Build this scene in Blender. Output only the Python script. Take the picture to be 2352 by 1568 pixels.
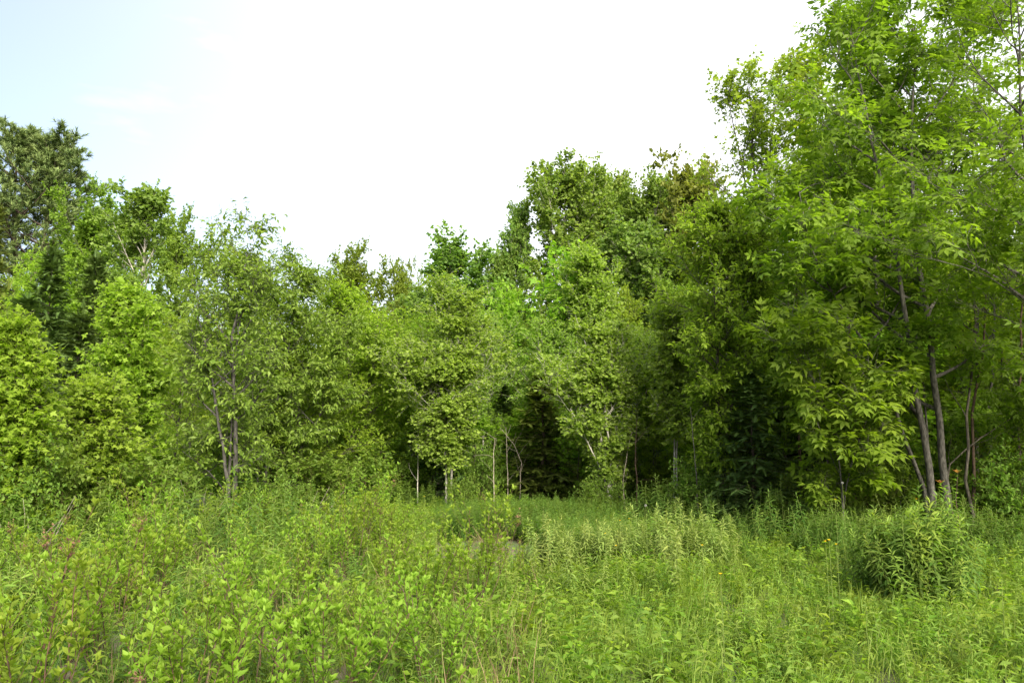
import bpy, math, time, zlib
import numpy as np
from mathutils import Vector

T0 = time.time()
sc = bpy.context.scene
for o in list(bpy.data.objects):
    bpy.data.objects.remove(o)

# ------------------------------------------------------------------ camera
PITCH = math.radians(7.125)
EYE = 1.6
cam_d = bpy.data.cameras.new("camera")
cam_d.lens = 27.0
cam_d.sensor_width = 36.0
cam_d.clip_start = 0.05
cam_d.clip_end = 3000
cam = bpy.data.objects.new("camera", cam_d)
cam.location = (0, 0, EYE)
cam.rotation_euler = (math.pi / 2 + PITCH, 0, 0)
sc.collection.objects.link(cam)
sc.camera = cam

# ------------------------------------------------------------------ sky, sun, exposure
SUN_AZ = math.radians(158)       # clockwise from the viewing direction: to the right
SUN_EL = math.radians(36)
world = bpy.data.worlds.new("World")
sc.world = world
world.use_nodes = True
nt = world.node_tree
bg = nt.nodes["Background"]
sky = nt.nodes.new("ShaderNodeTexSky")
sky.sky_type = 'NISHITA'
sky.sun_disc = False
sky.sun_elevation = SUN_EL
sky.sun_rotation = SUN_AZ
sky.air_density = 1.0
sky.dust_density = 4.0
sky.ozone_density = 1.0
# thin high veil of cloud over the whole sky
tc = nt.nodes.new("ShaderNodeTexCoord")
mp = nt.nodes.new("ShaderNodeMapping")
mp.inputs["Scale"].default_value = (2.6, 2.6, 9.0)
mp.inputs["Location"].default_value = (0.35, 0.2, 0.0)
nz = nt.nodes.new("ShaderNodeTexNoise")
nz.inputs["Scale"].default_value = 2.2
nz.inputs["Detail"].default_value = 5
nz.inputs["Roughness"].default_value = 0.5
rmp = nt.nodes.new("ShaderNodeMapRange")
rmp.inputs["From Min"].default_value = 0.56
rmp.inputs["From Max"].default_value = 0.75
rmp.inputs["To Min"].default_value = 0.0
rmp.inputs["To Max"].default_value = 0.14
mx = nt.nodes.new("ShaderNodeMixRGB")
mx.inputs[2].default_value = (6.6, 6.5, 6.5, 1)
nt.links.new(tc.outputs["Generated"], mp.inputs["Vector"])
nt.links.new(mp.outputs[0], nz.inputs["Vector"])
nt.links.new(nz.outputs["Fac"], rmp.inputs["Value"])
# the veil is a broad bank of thin cloud, thickening from left to right
sx_ = nt.nodes.new("ShaderNodeSeparateXYZ")
bank = nt.nodes.new("ShaderNodeMapRange")
bank.interpolation_type = 'SMOOTHSTEP'
bank.inputs["From Min"].default_value = -0.72
bank.inputs["From Max"].default_value = 0.25
bank.inputs["To Min"].default_value = 0.13
bank.inputs["To Max"].default_value = 0.76
add_ = nt.nodes.new("ShaderNodeMath")
nt.links.new(tc.outputs["Generated"], sx_.inputs[0])
nt.links.new(sx_.outputs["X"], bank.inputs["Value"])
nt.links.new(rmp.outputs[0], add_.inputs[0])
nt.links.new(bank.outputs[0], add_.inputs[1])
nt.links.new(add_.outputs[0], mx.inputs[0])
nt.links.new(sky.outputs[0], mx.inputs[1])
nt.links.new(mx.outputs[0], bg.inputs["Color"])
bg.inputs["Strength"].default_value = 0.082

sun_d = bpy.data.lights.new("sun", 'SUN')
sun_d.energy = 3.3
sun_d.angle = math.radians(20)
sun_d.color = (1.0, 0.92, 0.78)
sun = bpy.data.objects.new("sun", sun_d)
S = Vector((math.sin(SUN_AZ) * math.cos(SUN_EL), math.cos(SUN_AZ) * math.cos(SUN_EL), math.sin(SUN_EL)))
sun.rotation_euler = S.to_track_quat('Z', 'Y').to_euler()
sun.location = (20, 5, 30)
sc.collection.objects.link(sun)

sc.view_settings.view_transform = 'Standard'
sc.view_settings.look = 'None'
sc.view_settings.exposure = 1.9
sc.view_settings.gamma = 1.0
sc.view_settings.use_curve_mapping = False
sc.render.engine = 'CYCLES'
sc.cycles.max_bounces = 12
sc.cycles.diffuse_bounces = 9
sc.cycles.glossy_bounces = 2
sc.cycles.transmission_bounces = 9
sc.cycles.use_denoising = True
sc.cycles.denoiser = 'OPENIMAGEDENOISE'
sc.cycles.denoising_input_passes = 'RGB_ALBEDO_NORMAL'
sc.cycles.denoising_prefilter = 'ACCURATE'
sc.cycles.caustics_reflective = False
sc.cycles.caustics_refractive = False

# ------------------------------------------------------------------ helpers
F = 1764.0                      # focal length in pixels of a 2352 px wide picture
CP, SP = math.cos(PITCH), math.sin(PITCH)
rng = np.random.default_rng(11)


def at(vx, vy, d):
    """point at forward distance d on the line of sight of (vx, vy)"""
    x = (vx - 1176) / F
    y = (784 - vy) / F
    Y = CP - y * SP
    Z = SP + y * CP
    k = d / Y
    return np.array([x * k, d, EYE + Z * k])


def ground(vx, vy, h=0.0):
    """where the line of sight of (vx, vy) meets height h"""
    x = (vx - 1176) / F
    y = (784 - vy) / F
    Y = CP - y * SP
    Z = SP + y * CP
    k = (h - EYE) / Z
    return np.array([x * k, Y * k])


def project(x, y, z):
    dz = z - EYE
    f = y * CP + dz * SP
    u = dz * CP - y * SP
    return 1176 + F * x / f, 784 - F * u / f


def terrain(x, y):
    return 0.05 * np.sin(x * 0.7 + 1.3) * np.sin(y * 0.55) + 0.03 * np.sin(x * 1.9 + y * 1.3)


def norm(a):
    return a / np.maximum(np.linalg.norm(a, axis=-1, keepdims=True), 1e-9)


def rnd(*s):
    return rng.random(s)


class Geo:
    def __init__(self):
        self.v, self.t, self.q, self.a, self.n = [], [], [], [], 0

    def add(self, v, t=None, q=None, a=None):
        v = np.asarray(v, float).reshape(-1, 3)
        if t is not None and len(t):
            self.t.append(np.asarray(t, int).reshape(-1, 3) + self.n)
        if q is not None and len(q):
            self.q.append(np.asarray(q, int).reshape(-1, 4) + self.n)
        self.a.append(np.zeros(len(v)) + (0.5 if a is None else np.asarray(a).ravel()))
        self.v.append(v)
        self.n += len(v)

    def mesh(self, name, mat, smooth=False):
        v = np.concatenate(self.v) if self.v else np.zeros((0, 3))
        t = np.concatenate(self.t) if self.t else np.zeros((0, 3), int)
        q = np.concatenate(self.q) if self.q else np.zeros((0, 4), int)
        me = bpy.data.meshes.new(name)
        me.vertices.add(len(v))
        me.vertices.foreach_set("co", v.astype(np.float32).ravel())
        loops = np.concatenate([t.ravel(), q.ravel()]).astype(np.int32)
        me.loops.add(len(loops))
        me.loops.foreach_set("vertex_index", loops)
        start = np.concatenate([np.arange(len(t)) * 3, len(t) * 3 + np.arange(len(q)) * 4]).astype(np.int32)
        me.polygons.add(len(start))
        me.polygons.foreach_set("loop_start", start)
        if smooth:
            me.polygons.foreach_set("use_smooth", np.ones(len(start), bool))
        at_ = me.attributes.new("tint", 'FLOAT', 'POINT')
        at_.data.foreach_set("value", np.concatenate(self.a).astype(np.float32))
        me.materials.append(MAT[mat])
        me.update(calc_edges=True)
        return me

    def tris(self):
        return sum(len(x) for x in self.t) + 2 * sum(len(x) for x in self.q)


def grow(st, di, ln, K, up=0.0, wig=0.12):
    P = [st]
    d = norm(di)
    ln = np.asarray(ln)[:, None]
    upv = np.array([0, 0, 1.0])
    for k in range(K - 1):
        d = norm(d + upv * up / (K - 1) + rng.normal(size=d.shape) * wig)
        P.append(P[-1] + d * ln / (K - 1))
    return np.stack(P, 1)


def along(P, s, idx):
    """points and tangents at parameter s in [0,1] on the polylines idx"""
    K = P.shape[1]
    f = np.clip(s, 0, 0.9999) * (K - 1)
    i = f.astype(int)
    fr = (f - i)[:, None]
    a, b = P[idx, i], P[idx, i + 1]
    return a * (1 - fr) + b * fr, norm(b - a)


def tubes(g, P, R, sides=5):
    N, K, _ = P.shape
    if N == 0:
        return
    T = np.empty_like(P)
    T[:, 1:-1] = P[:, 2:] - P[:, :-2]
    T[:, 0] = P[:, 1] - P[:, 0]
    T[:, -1] = P[:, -1] - P[:, -2]
    T = norm(T)
    ref = np.zeros_like(T)
    ref[..., 0] = 1.0
    bad = np.abs(T[:, :1, 0]) > 0.8
    ref[:, :, 0] = np.where(bad, 0, 1)
    ref[:, :, 1] = np.where(bad, 1, 0)
    A = norm(np.cross(T, ref))
    B = np.cross(T, A)
    th = np.arange(sides) / sides * 2 * np.pi
    V = P[:, :, None] + R[:, :, None, None] * (np.cos(th)[:, None] * A[:, :, None] + np.sin(th)[:, None] * B[:, :, None])
    base = (np.arange(N) * K * sides)[:, None, None] + (np.arange(K - 1) * sides)[None, :, None]
    j = np.arange(sides)[None, None]
    j2 = (j + 1) % sides
    q = np.stack([base + j, base + j2, base + j2 + sides, base + j + sides], -1).reshape(-1, 4)
    g.add(V, q=q, a=np.repeat(rnd(N), K * sides))


def spawn(P, L, n, smin, smax, ang, angj, flat=1.0, up=0.0):
    """child branches on each polyline: start, direction, s, parent index"""
    N = P.shape[0]
    idx = np.repeat(np.arange(N), n)
    s = smin + (smax - smin) * ((np.tile(np.arange(n), N) + rnd(N * n)) / n)
    p, t = along(P, s, idx)
    r = rng.normal(size=p.shape)
    perp = r - (r * t).sum(1, keepdims=True) * t
    perp[:, 2] *= flat
    perp = norm(perp)
    a = np.radians(ang + angj * rng.normal(size=N * n))[:, None]
    d = norm(t * np.cos(a) + perp * np.sin(a) + np.array([0, 0, up]))
    return p, d, s, idx


# ---- leaf templates: x across, y along, z normal; length 1
def tpl_leaf(w=0.42, fold=0.12, droop=0.12, mid=0.42):
    v = np.array([[0, 0, 0], [-w / 2, mid, fold], [0, mid, 0], [w / 2, mid, fold], [0, 1, -droop]])
    f = np.array([[0, 2, 1], [0, 3, 2], [1, 2, 4], [2, 3, 4]])
    return v, f


def tpl_simple(w=0.75):
    v = np.array([[0, 0, 0], [-w / 2, 0.5, 0.1], [w / 2, 0.5, 0.1], [0, 1, -0.05]])
    return v, np.array([[0, 2, 1], [1, 2, 3]])


def tpl_long(w=0.14, arch=0.35):
    v = np.array([[0, 0, 0], [-w / 2, 0.3, 0.05], [w / 2, 0.3, 0.05], [-w * .42, 0.65, -arch * .25], [w * .42, 0.65, -arch * .25], [0, 1, -arch]])
    f = np.array([[0, 2, 1], [1, 2, 4], [1, 4, 3], [3, 4, 5]])
    return v, f


def tpl_maple():
    v = np.array([[0, 0, 0], [-.52, .42, .06], [-.17, .52, 0], [0, 1, -.14], [.17, .52, 0], [.52, .42, .06]])
    return v, np.array([[0, 5, 4], [0, 4, 2], [0, 2, 1], [2, 4, 3]])


def tpl_ash(n=7, w=0.42, droop=0.45):
    V, Fc = [], []
    lv, lf = tpl_leaf(w, 0.06, 0.16, 0.45)
    k = 0
    for i in range(n):
        if i == n - 1:
            y, a = 0.62, 0.0
        else:
            y = 0.28 + 0.32 * (i // 2) / max(1, (n - 1) // 2 - 1)
            a = math.radians(58) * (1 if i % 2 else -1)
        ln = 0.40
        ca, sa = math.cos(a), math.sin(a)
        q = lv * ln
        x = q[:, 0] * ca + q[:, 1] * sa
        yy = -q[:, 0] * sa + q[:, 1] * ca
        z = q[:, 2] - 0.30 * np.abs(q[:, 1]) * (0.6 + 0.6 * abs(sa))
        pv = np.stack([x, yy + y, z - droop * y * y], 1)
        V.append(pv)
        Fc.append(lf + k)
        k += len(pv)
    V.append(np.array([[-.008, 0, 0], [.008, 0, 0], [.006, .64, -droop * .41], [-.006, .64, -droop * .41]]))
    Fc.append(np.array([[0, 1, 2], [0, 2, 3]]) + k)
    return np.concatenate(V), np.concatenate(Fc)


def tpl_spray(n=8, ang=50, nl=0.36, w=0.15):
    """flat fir twig: needles to both sides of a short axis"""
    V, Fc = [], []
    k = 0
    for i in range(n):
        y = i / n
        for sgn in (-1, 1):
            a = math.radians(ang - 25 * y)
            l = nl * (1.05 - 0.5 * y)
            dx, dy = sgn * math.sin(a) * l, math.cos(a) * l
            V += [[0, y - w / 2, 0], [0, y + w / 2, 0], [dx, y + dy, 0.03]]
            Fc.append([k, k + 1, k + 2])
            k += 3
    V += [[-.02, 0, 0], [.02, 0, 0], [0, 1.2, 0]]
    Fc.append([k, k + 1, k + 2])
    return np.array(V), np.array(Fc)


def tpl_tuft(n=9, w=0.075):
    V, Fc = [], []
    r = np.random.default_rng(5)
    for i in range(n):
        th = i / n * 2 * math.pi * 2.4
        c = 0.25 + 0.75 * (i % 4) / 3.0
        d = np.array([math.cos(th) * 0.75 * c, 0.75 - 0.35 * c + 0.1 * r.random(), math.sin(th) * 0.75 * c])
        s = np.cross(d, r.normal(size=3))
        s = s / np.linalg.norm(s) * w
        k = len(V)
        b = np.array([0, -0.25 * r.random(), 0])
        V += [b - s, b + s, b + d]
        Fc.append([k, k + 1, k + 2])
    return np.array(V), np.array(Fc)


TPL = dict(shrub=tpl_leaf(.58, .12, .12, .5), leaf=tpl_leaf(), cherry=tpl_leaf(.40, .10, .22, .42), simple=tpl_simple(), birch=tpl_simple(.8), aspen=tpl_simple(.95), maple=tpl_maple(),
           ash=tpl_ash(), ash5=tpl_ash(5, .46, .45), long=tpl_long(), spirea=tpl_leaf(.46, .10, .02, .52), spray=tpl_spray(), spray2=tpl_spray(6), tuft=tpl_tuft(),
           goldenrod=tpl_long(.18, .42), willow=tpl_long(.17, .2))


def leaves(g, pos, dire, size, tpl, tilt=0.45, tint=None, roll=0.0):
    V, Fc = TPL[tpl]
    n = len(pos)
    if n == 0:
        return
    d = norm(dire)
    upv = np.array([0, 0, 1.0]) + rng.normal(size=(n, 3)) * tilt
    s = norm(np.cross(d, upv))
    nn = np.cross(s, d)
    X = pos[:, None] + np.asarray(size)[:, None, None] * (V[None, :, :1] * s[:, None] + V[None, :, 1:2] * d[:, None] + V[None, :, 2:] * nn[:, None])
    f = (np.arange(n) * len(V))[:, None, None] + Fc[None]
    if tint is None:
        tint = rnd(n)
    g.add(X, t=f.reshape(-1, 3), a=np.repeat(tint, len(V)))


# ------------------------------------------------------------------ materials
MAT = {}


def leaf_mat(name, dark, light, trans, tf=0.42, rough=0.55, objvar=0.10, spec=0.16):
    m = bpy.data.materials.new(name)
    m.use_nodes = True
    n, l = m.node_tree.nodes, m.node_tree.links
    n.clear()
    out = n.new("ShaderNodeOutputMaterial")
    pr = n.new("ShaderNodeBsdfPrincipled")
    pr.inputs["Roughness"].default_value = rough
    pr.inputs["Specular IOR Level"].default_value = spec
    tr = n.new("ShaderNodeBsdfTranslucent")
    mix = n.new("ShaderNodeMixShader")
    mix.inputs[0].default_value = tf
    a = n.new("ShaderNodeAttribute")
    a.attribute_name = "tint"
    c = n.new("ShaderNodeMixRGB")
    c.inputs[1].default_value = (*dark, 1)
    c.inputs[2].default_value = (*light, 1)
    oi = n.new("ShaderNodeObjectInfo")
    mr = n.new("ShaderNodeMapRange")
    mr.inputs["To Min"].default_value = 0.5 - objvar * 0.14
    mr.inputs["To Max"].default_value = 0.5 + objvar * 0.14
    mr2 = n.new("ShaderNodeMapRange")
    mr2.inputs["To Min"].default_value = 1 - objvar
    mr2.inputs["To Max"].default_value = 1 + objvar
    h1 = n.new("ShaderNodeHueSaturation")
    h2 = n.new("ShaderNodeHueSaturation")
    l.new(a.outputs["Fac"], c.inputs[0])
    l.new(oi.outputs["Random"], mr.inputs["Value"])
    l.new(oi.outputs["Random"], mr2.inputs["Value"])
    l.new(c.outputs[0], h1.inputs["Color"])
    l.new(mr.outputs[0], h1.inputs["Hue"])
    l.new(mr2.outputs[0], h1.inputs["Value"])
    l.new(h1.outputs[0], pr.inputs["Base Color"])
    mt = n.new("ShaderNodeMixRGB")
    mt.blend_type = 'MULTIPLY'
    mt.inputs[0].default_value = 1
    mt.inputs[2].default_value = (*trans, 1)
    l.new(h1.outputs[0], mt.inputs[1])
    l.new(mt.outputs[0], tr.inputs["Color"])
    l.new(pr.outputs[0], mix.inputs[1])
    l.new(tr.outputs[0], mix.inputs[2])
    l.new(mix.outputs[0], out.inputs["Surface"])
    MAT[name] = m


def bark_mat(name, c1, c2, sx=14, sz=3, bands=None, rough=0.9):
    m = bpy.data.materials.new(name)
    m.use_nodes = True
    n, l = m.node_tree.nodes, m.node_tree.links
    pr = n["Principled BSDF"]
    pr.inputs["Roughness"].default_value = rough
    pr.inputs["Specular IOR Level"].default_value = 0.15
    tc = n.new("ShaderNodeTexCoord")
    mp = n.new("ShaderNodeMapping")
    mp.inputs["Scale"].default_value = (sx, sx, sz)
    nz = n.new("ShaderNodeTexNoise")
    nz.inputs["Scale"].default_value = 3
    nz.inputs["Detail"].default_value = 4
    cr = n.new("ShaderNodeValToRGB")
    cr.color_ramp.elements[0].position = 0.36
    cr.color_ramp.elements[0].color = (*c1, 1)
    cr.color_ramp.elements[1].position = 0.66
    cr.color_ramp.elements[1].color = (*c2, 1)
    l.new(tc.outputs["Object"], mp.inputs["Vector"])
    l.new(mp.outputs[0], nz.inputs["Vector"])
    l.new(nz.outputs["Fac"], cr.inputs[0])
    col = cr.outputs[0]
    if bands:
        mp2 = n.new("ShaderNodeMapping")
        mp2.inputs["Scale"].default_value = (3, 3, 26)
        nz2 = n.new("ShaderNodeTexNoise")
        nz2.inputs["Scale"].default_value = 2
        cr2 = n.new("ShaderNodeValToRGB")
        cr2.color_ramp.elements[0].position = 0.60
        cr2.color_ramp.elements[0].color = (0, 0, 0, 1)
        cr2.color_ramp.elements[1].position = 0.68
        cr2.color_ramp.elements[1].color = (1, 1, 1, 1)
        mm = n.new("ShaderNodeMixRGB")
        mm.inputs[2].default_value = (*bands, 1)
        l.new(tc.outputs["Object"], mp2.inputs["Vector"])
        l.new(mp2.outputs[0], nz2.inputs["Vector"])
        l.new(nz2.outputs["Fac"], cr2.inputs[0])
        l.new(cr2.outputs[0], mm.inputs[0])
        l.new(col, mm.inputs[1])
        col = mm.outputs[0]
    l.new(col, pr.inputs["Base Color"])
    bm = n.new("ShaderNodeBump")
    bm.inputs["Strength"].default_value = 0.5
    bm.inputs["Distance"].default_value = 0.02
    l.new(nz.outputs["Fac"], bm.inputs["Height"])
    l.new(bm.outputs[0], pr.inputs["Normal"])
    MAT[name] = m


YT = (1.66, 1.78, 0.7)
leaf_mat("cherry_leaf", (0.094, 0.166, 0.019), (0.208, 0.290, 0.048), YT, .46, .5, .08, .22)
leaf_mat("maple_leaf", (0.129, 0.208, 0.017), (0.245, 0.335, 0.041), YT, .50)
leaf_mat("young_maple_leaf", (0.126, 0.228, 0.016), (0.246, 0.361, 0.041), YT, .50)
leaf_mat("ash_leaf", (0.087, 0.150, 0.013), (0.176, 0.251, 0.024), YT, .50)
leaf_mat("birch_leaf", (0.140, 0.233, 0.031), (0.251, 0.358, 0.062), YT, .50)
leaf_mat("aspen_leaf", (0.097, 0.166, 0.032), (0.200, 0.281, 0.063), YT, .46)
leaf_mat("dark_birch_leaf", (0.095, 0.164, 0.026), (0.214, 0.278, 0.057), YT, .44)
leaf_mat("olive_leaf", (0.099, 0.165, 0.018), (0.198, 0.270, 0.037), YT, .44)
leaf_mat("bronze_leaf", (0.105, 0.135, 0.020), (0.185, 0.205, 0.045), YT, .44)
leaf_mat("shrub_leaf", (0.084, 0.151, 0.020), (0.179, 0.258, 0.045), YT, .50)
leaf_mat("fir_needle", (0.045, 0.092, 0.022), (0.113, 0.180, 0.040), (1.3, 1.3, .8), .15, .6)
leaf_mat("light_fir_needle", (0.060, 0.100, 0.014), (0.130, 0.175, 0.028), (1.3, 1.3, .8), .2, .6)
leaf_mat("pine_needle", (0.079, 0.130, 0.040), (0.198, 0.245, 0.079), (1.3, 1.3, .9), .15, .6)
leaf_mat("spirea_leaf", (0.092, 0.172, 0.013), (0.221, 0.310, 0.038), YT, .50, .55, .11)
leaf_mat("goldenrod_leaf", (0.092, 0.169, 0.022), (0.222, 0.303, 0.053), YT, .44, .5, .12)
leaf_mat("green_goldenrod_leaf", (0.050, 0.105, 0.018), (0.140, 0.215, 0.038), YT, .44, .5, .12)
leaf_mat("pale_goldenrod_leaf", (0.106, 0.167, 0.034), (0.255, 0.316, 0.081), YT, .40, .5, .12)
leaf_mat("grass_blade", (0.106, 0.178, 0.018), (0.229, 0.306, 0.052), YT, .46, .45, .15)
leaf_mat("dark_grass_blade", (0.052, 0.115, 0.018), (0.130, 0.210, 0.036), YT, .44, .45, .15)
leaf_mat("red_leaf", (0.240, 0.080, 0.045), (0.330, 0.190, 0.060), YT, .40)
leaf_mat("seed_head", (0.085, 0.048, 0.030), (0.150, 0.085, 0.050), (1, 1, 1), .1, .8)
leaf_mat("dead_leaf", (0.120, 0.085, 0.045), (0.240, 0.180, 0.100), (1, 1, 1), .15, .8)
leaf_mat("yellow_petal", (0.80, 0.52, 0.010), (0.85, 0.62, 0.020), (1, 1, 1), .3, .4, 0)
leaf_mat("white_seed", (0.30, 0.30, 0.27), (0.40, 0.40, 0.36), (1, 1, 1), .4, .8, 0)
bark_mat("cherry_bark", (0.022, 0.021, 0.020), (0.080, 0.074, 0.065), 10, 2.5)
bark_mat("ash_bark", (0.046, 0.043, 0.037), (0.140, 0.130, 0.112), 12, 4)
bark_mat("maple_bark", (0.045, 0.040, 0.032), (0.130, 0.112, 0.088), 12, 3)
bark_mat("birch_bark", (0.180, 0.165, 0.140), (0.400, 0.375, 0.335), 5, 3, bands=(0.055, 0.045, 0.038))
bark_mat("aspen_bark", (0.240, 0.225, 0.190), (0.440, 0.415, 0.360), 5, 3, bands=(0.06, 0.05, 0.04))
bark_mat("conifer_bark", (0.045, 0.035, 0.028), (0.130, 0.100, 0.080), 10, 5)
bark_mat("twig_bark", (0.040, 0.026, 0.018), (0.120, 0.070, 0.045), 10, 5)
bark_mat("red_twig_bark", (0.050, 0.034, 0.024), (0.115, 0.080, 0.056), 10, 5)
bark_mat("dead_wood", (0.200, 0.165, 0.125), (0.400, 0.350, 0.290), 10, 5)
bark_mat("green_stem", (0.100, 0.150, 0.035), (0.190, 0.230, 0.060), 10, 5, rough=.6)


def ground_mat():
    m = bpy.data.materials.new("soil")
    m.use_nodes = True
    n, l = m.node_tree.nodes, m.node_tree.links
    pr = n["Principled BSDF"]
    pr.inputs["Roughness"].default_value = 1
    tc = n.new("ShaderNodeTexCoord")
    nz = n.new("ShaderNodeTexNoise")
    nz.inputs["Scale"].default_value = 9
    nz.inputs["Detail"].default_value = 8
    nz2 = n.new("ShaderNodeTexNoise")
    nz2.inputs["Scale"].default_value = 0.8
    cr = n.new("ShaderNodeValToRGB")
    cr.color_ramp.elements[0].position = 0.3
    cr.color_ramp.elements[0].color = (0.045, 0.036, 0.022, 1)
    cr.color_ramp.elements[1].position = 0.7
    cr.color_ramp.elements[1].color = (0.145, 0.120, 0.080, 1)
    e = cr.color_ramp.elements.new(0.5)
    e.color = (0.085, 0.072, 0.042, 1)
    mm = n.new("ShaderNodeMixRGB")
    mm.inputs[2].default_value = (0.055, 0.085, 0.022, 1)
    cr2 = n.new("ShaderNodeValToRGB")
    cr2.color_ramp.elements[0].position = 0.45
    cr2.color_ramp.elements[1].position = 0.6
    l.new(tc.outputs["Object"], nz.inputs["Vector"])
    l.new(tc.outputs["Object"], nz2.inputs["Vector"])
    l.new(nz.outputs["Fac"], cr.inputs[0])
    l.new(nz2.outputs["Fac"], cr2.inputs[0])
    l.new(cr2.outputs[0], mm.inputs[0])
    l.new(cr.outputs[0], mm.inputs[1])
    l.new(mm.outputs[0], pr.inputs["Base Color"])
    b = n.new("ShaderNodeBump")
    b.inputs["Strength"].default_value = 0.6
    l.new(nz.outputs["Fac"], b.inputs["Height"])
    l.new(b.outputs[0], pr.inputs["Normal"])
    MAT["soil"] = m


ground_mat()

# ------------------------------------------------------------------ objects
ORD = "first second third fourth fifth sixth seventh eighth ninth tenth eleventh twelfth thirteenth fourteenth fifteenth sixteenth seventeenth eighteenth nineteenth twentieth".split()
ORD += ["twenty-" + o for o in ORD[:9]] + ["thirtieth"] + ["thirty-" + o for o in ORD[:9]] + ["fortieth"] + ["forty-" + o for o in ORD[:9]] + ["fiftieth"]


def count_off(objs, make):
    """label look-alikes by their order across the view"""
    objs = sorted(objs, key=lambda o: project(o.location.x, o.location.y, .5)[0])
    for k, o in enumerate(objs):
        o["label"] = make(o, ORD[min(k, len(ORD) - 1)])


LINK = sc.collection.objects.link


def root(name, loc, label, cat, group=None, rz=0.0, scale=(1, 1, 1)):
    o = bpy.data.objects.new(name, None)
    o.empty_display_size = 0.2
    o.location = loc
    o.rotation_euler = (0, 0, rz)
    o.scale = scale
    o["label"] = label
    o["category"] = cat
    if group:
        o["group"] = group
    LINK(o)
    return o


def part(name, me, parent):
    o = bpy.data.objects.new(name, me)
    o.parent = parent
    if name in ("crown", "foliage", "twigs", "branches", "twig_bundle", "seed_globe"):
        o["kind"] = "stuff"
    LINK(o)
    return o


# ---- ground: one sheet to the horizon
def build_ground():
    xs = np.concatenate([[-900, -300, -100, -50], np.arange(-30, 30.1, 1.0), [50, 100, 300, 900]])
    ys = np.concatenate([[-300, -60, -20], np.arange(-5, 45.1, 1.0), [70, 120, 300, 1500]])
    X, Y = np.meshgrid(xs, ys)
    fade = np.clip(1.5 - np.hypot(X, Y) / 60, 0, 1)
    Z = terrain(X, Y) * fade
    g = Geo()
    nx = len(xs)
    i = np.arange(len(ys) - 1)[:, None] * nx + np.arange(nx - 1)[None]
    q = np.stack([i, i + 1, i + 1 + nx, i + nx], -1)
    g.add(np.stack([X, Y, Z], -1), q=q)
    o = bpy.data.objects.new("ground", g.mesh("ground", "soil", True))
    o["kind"] = "structure"
    o["label"] = "brown and green soil under the meadow and forest"
    LINK(o)


build_ground()

# ------------------------------------------------------------------ trees
PROF = {
    'round': lambda t: np.sqrt(np.clip(1 - (1.9 * t - 0.85) ** 2, 0.03, 1)),
    'ovoid': lambda t: np.clip(np.sin(np.pi * np.clip(t * 0.86 + 0.12, 0, 1)) ** 0.8, 0.08, 1),
    'cone': lambda t: np.clip(1.02 - t, 0.03, 1),
    'column': lambda t: np.clip(1.15 * np.sin(np.pi * np.clip(t * .8 + .16, 0, 1)) ** .55, 0.1, 1),
    'vase': lambda t: np.clip(0.55 + 0.75 * t - 1.1 * np.clip(t - .62, 0, 1) ** 1.2 * 2, 0.12, 1.1),
    'pine': lambda t: np.clip(1.0 - 0.74 * t ** 2.0, 0.12, 1),
}


def extent(g):
    V = np.concatenate(g.v)
    return float(np.percentile(V[:, 2], 99.8)), float(np.percentile(np.hypot(V[:, 0], V[:, 1]), 97))


def reseed(key):
    global rng
    rng = np.random.default_rng(zlib.crc32(key.encode()))


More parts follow.
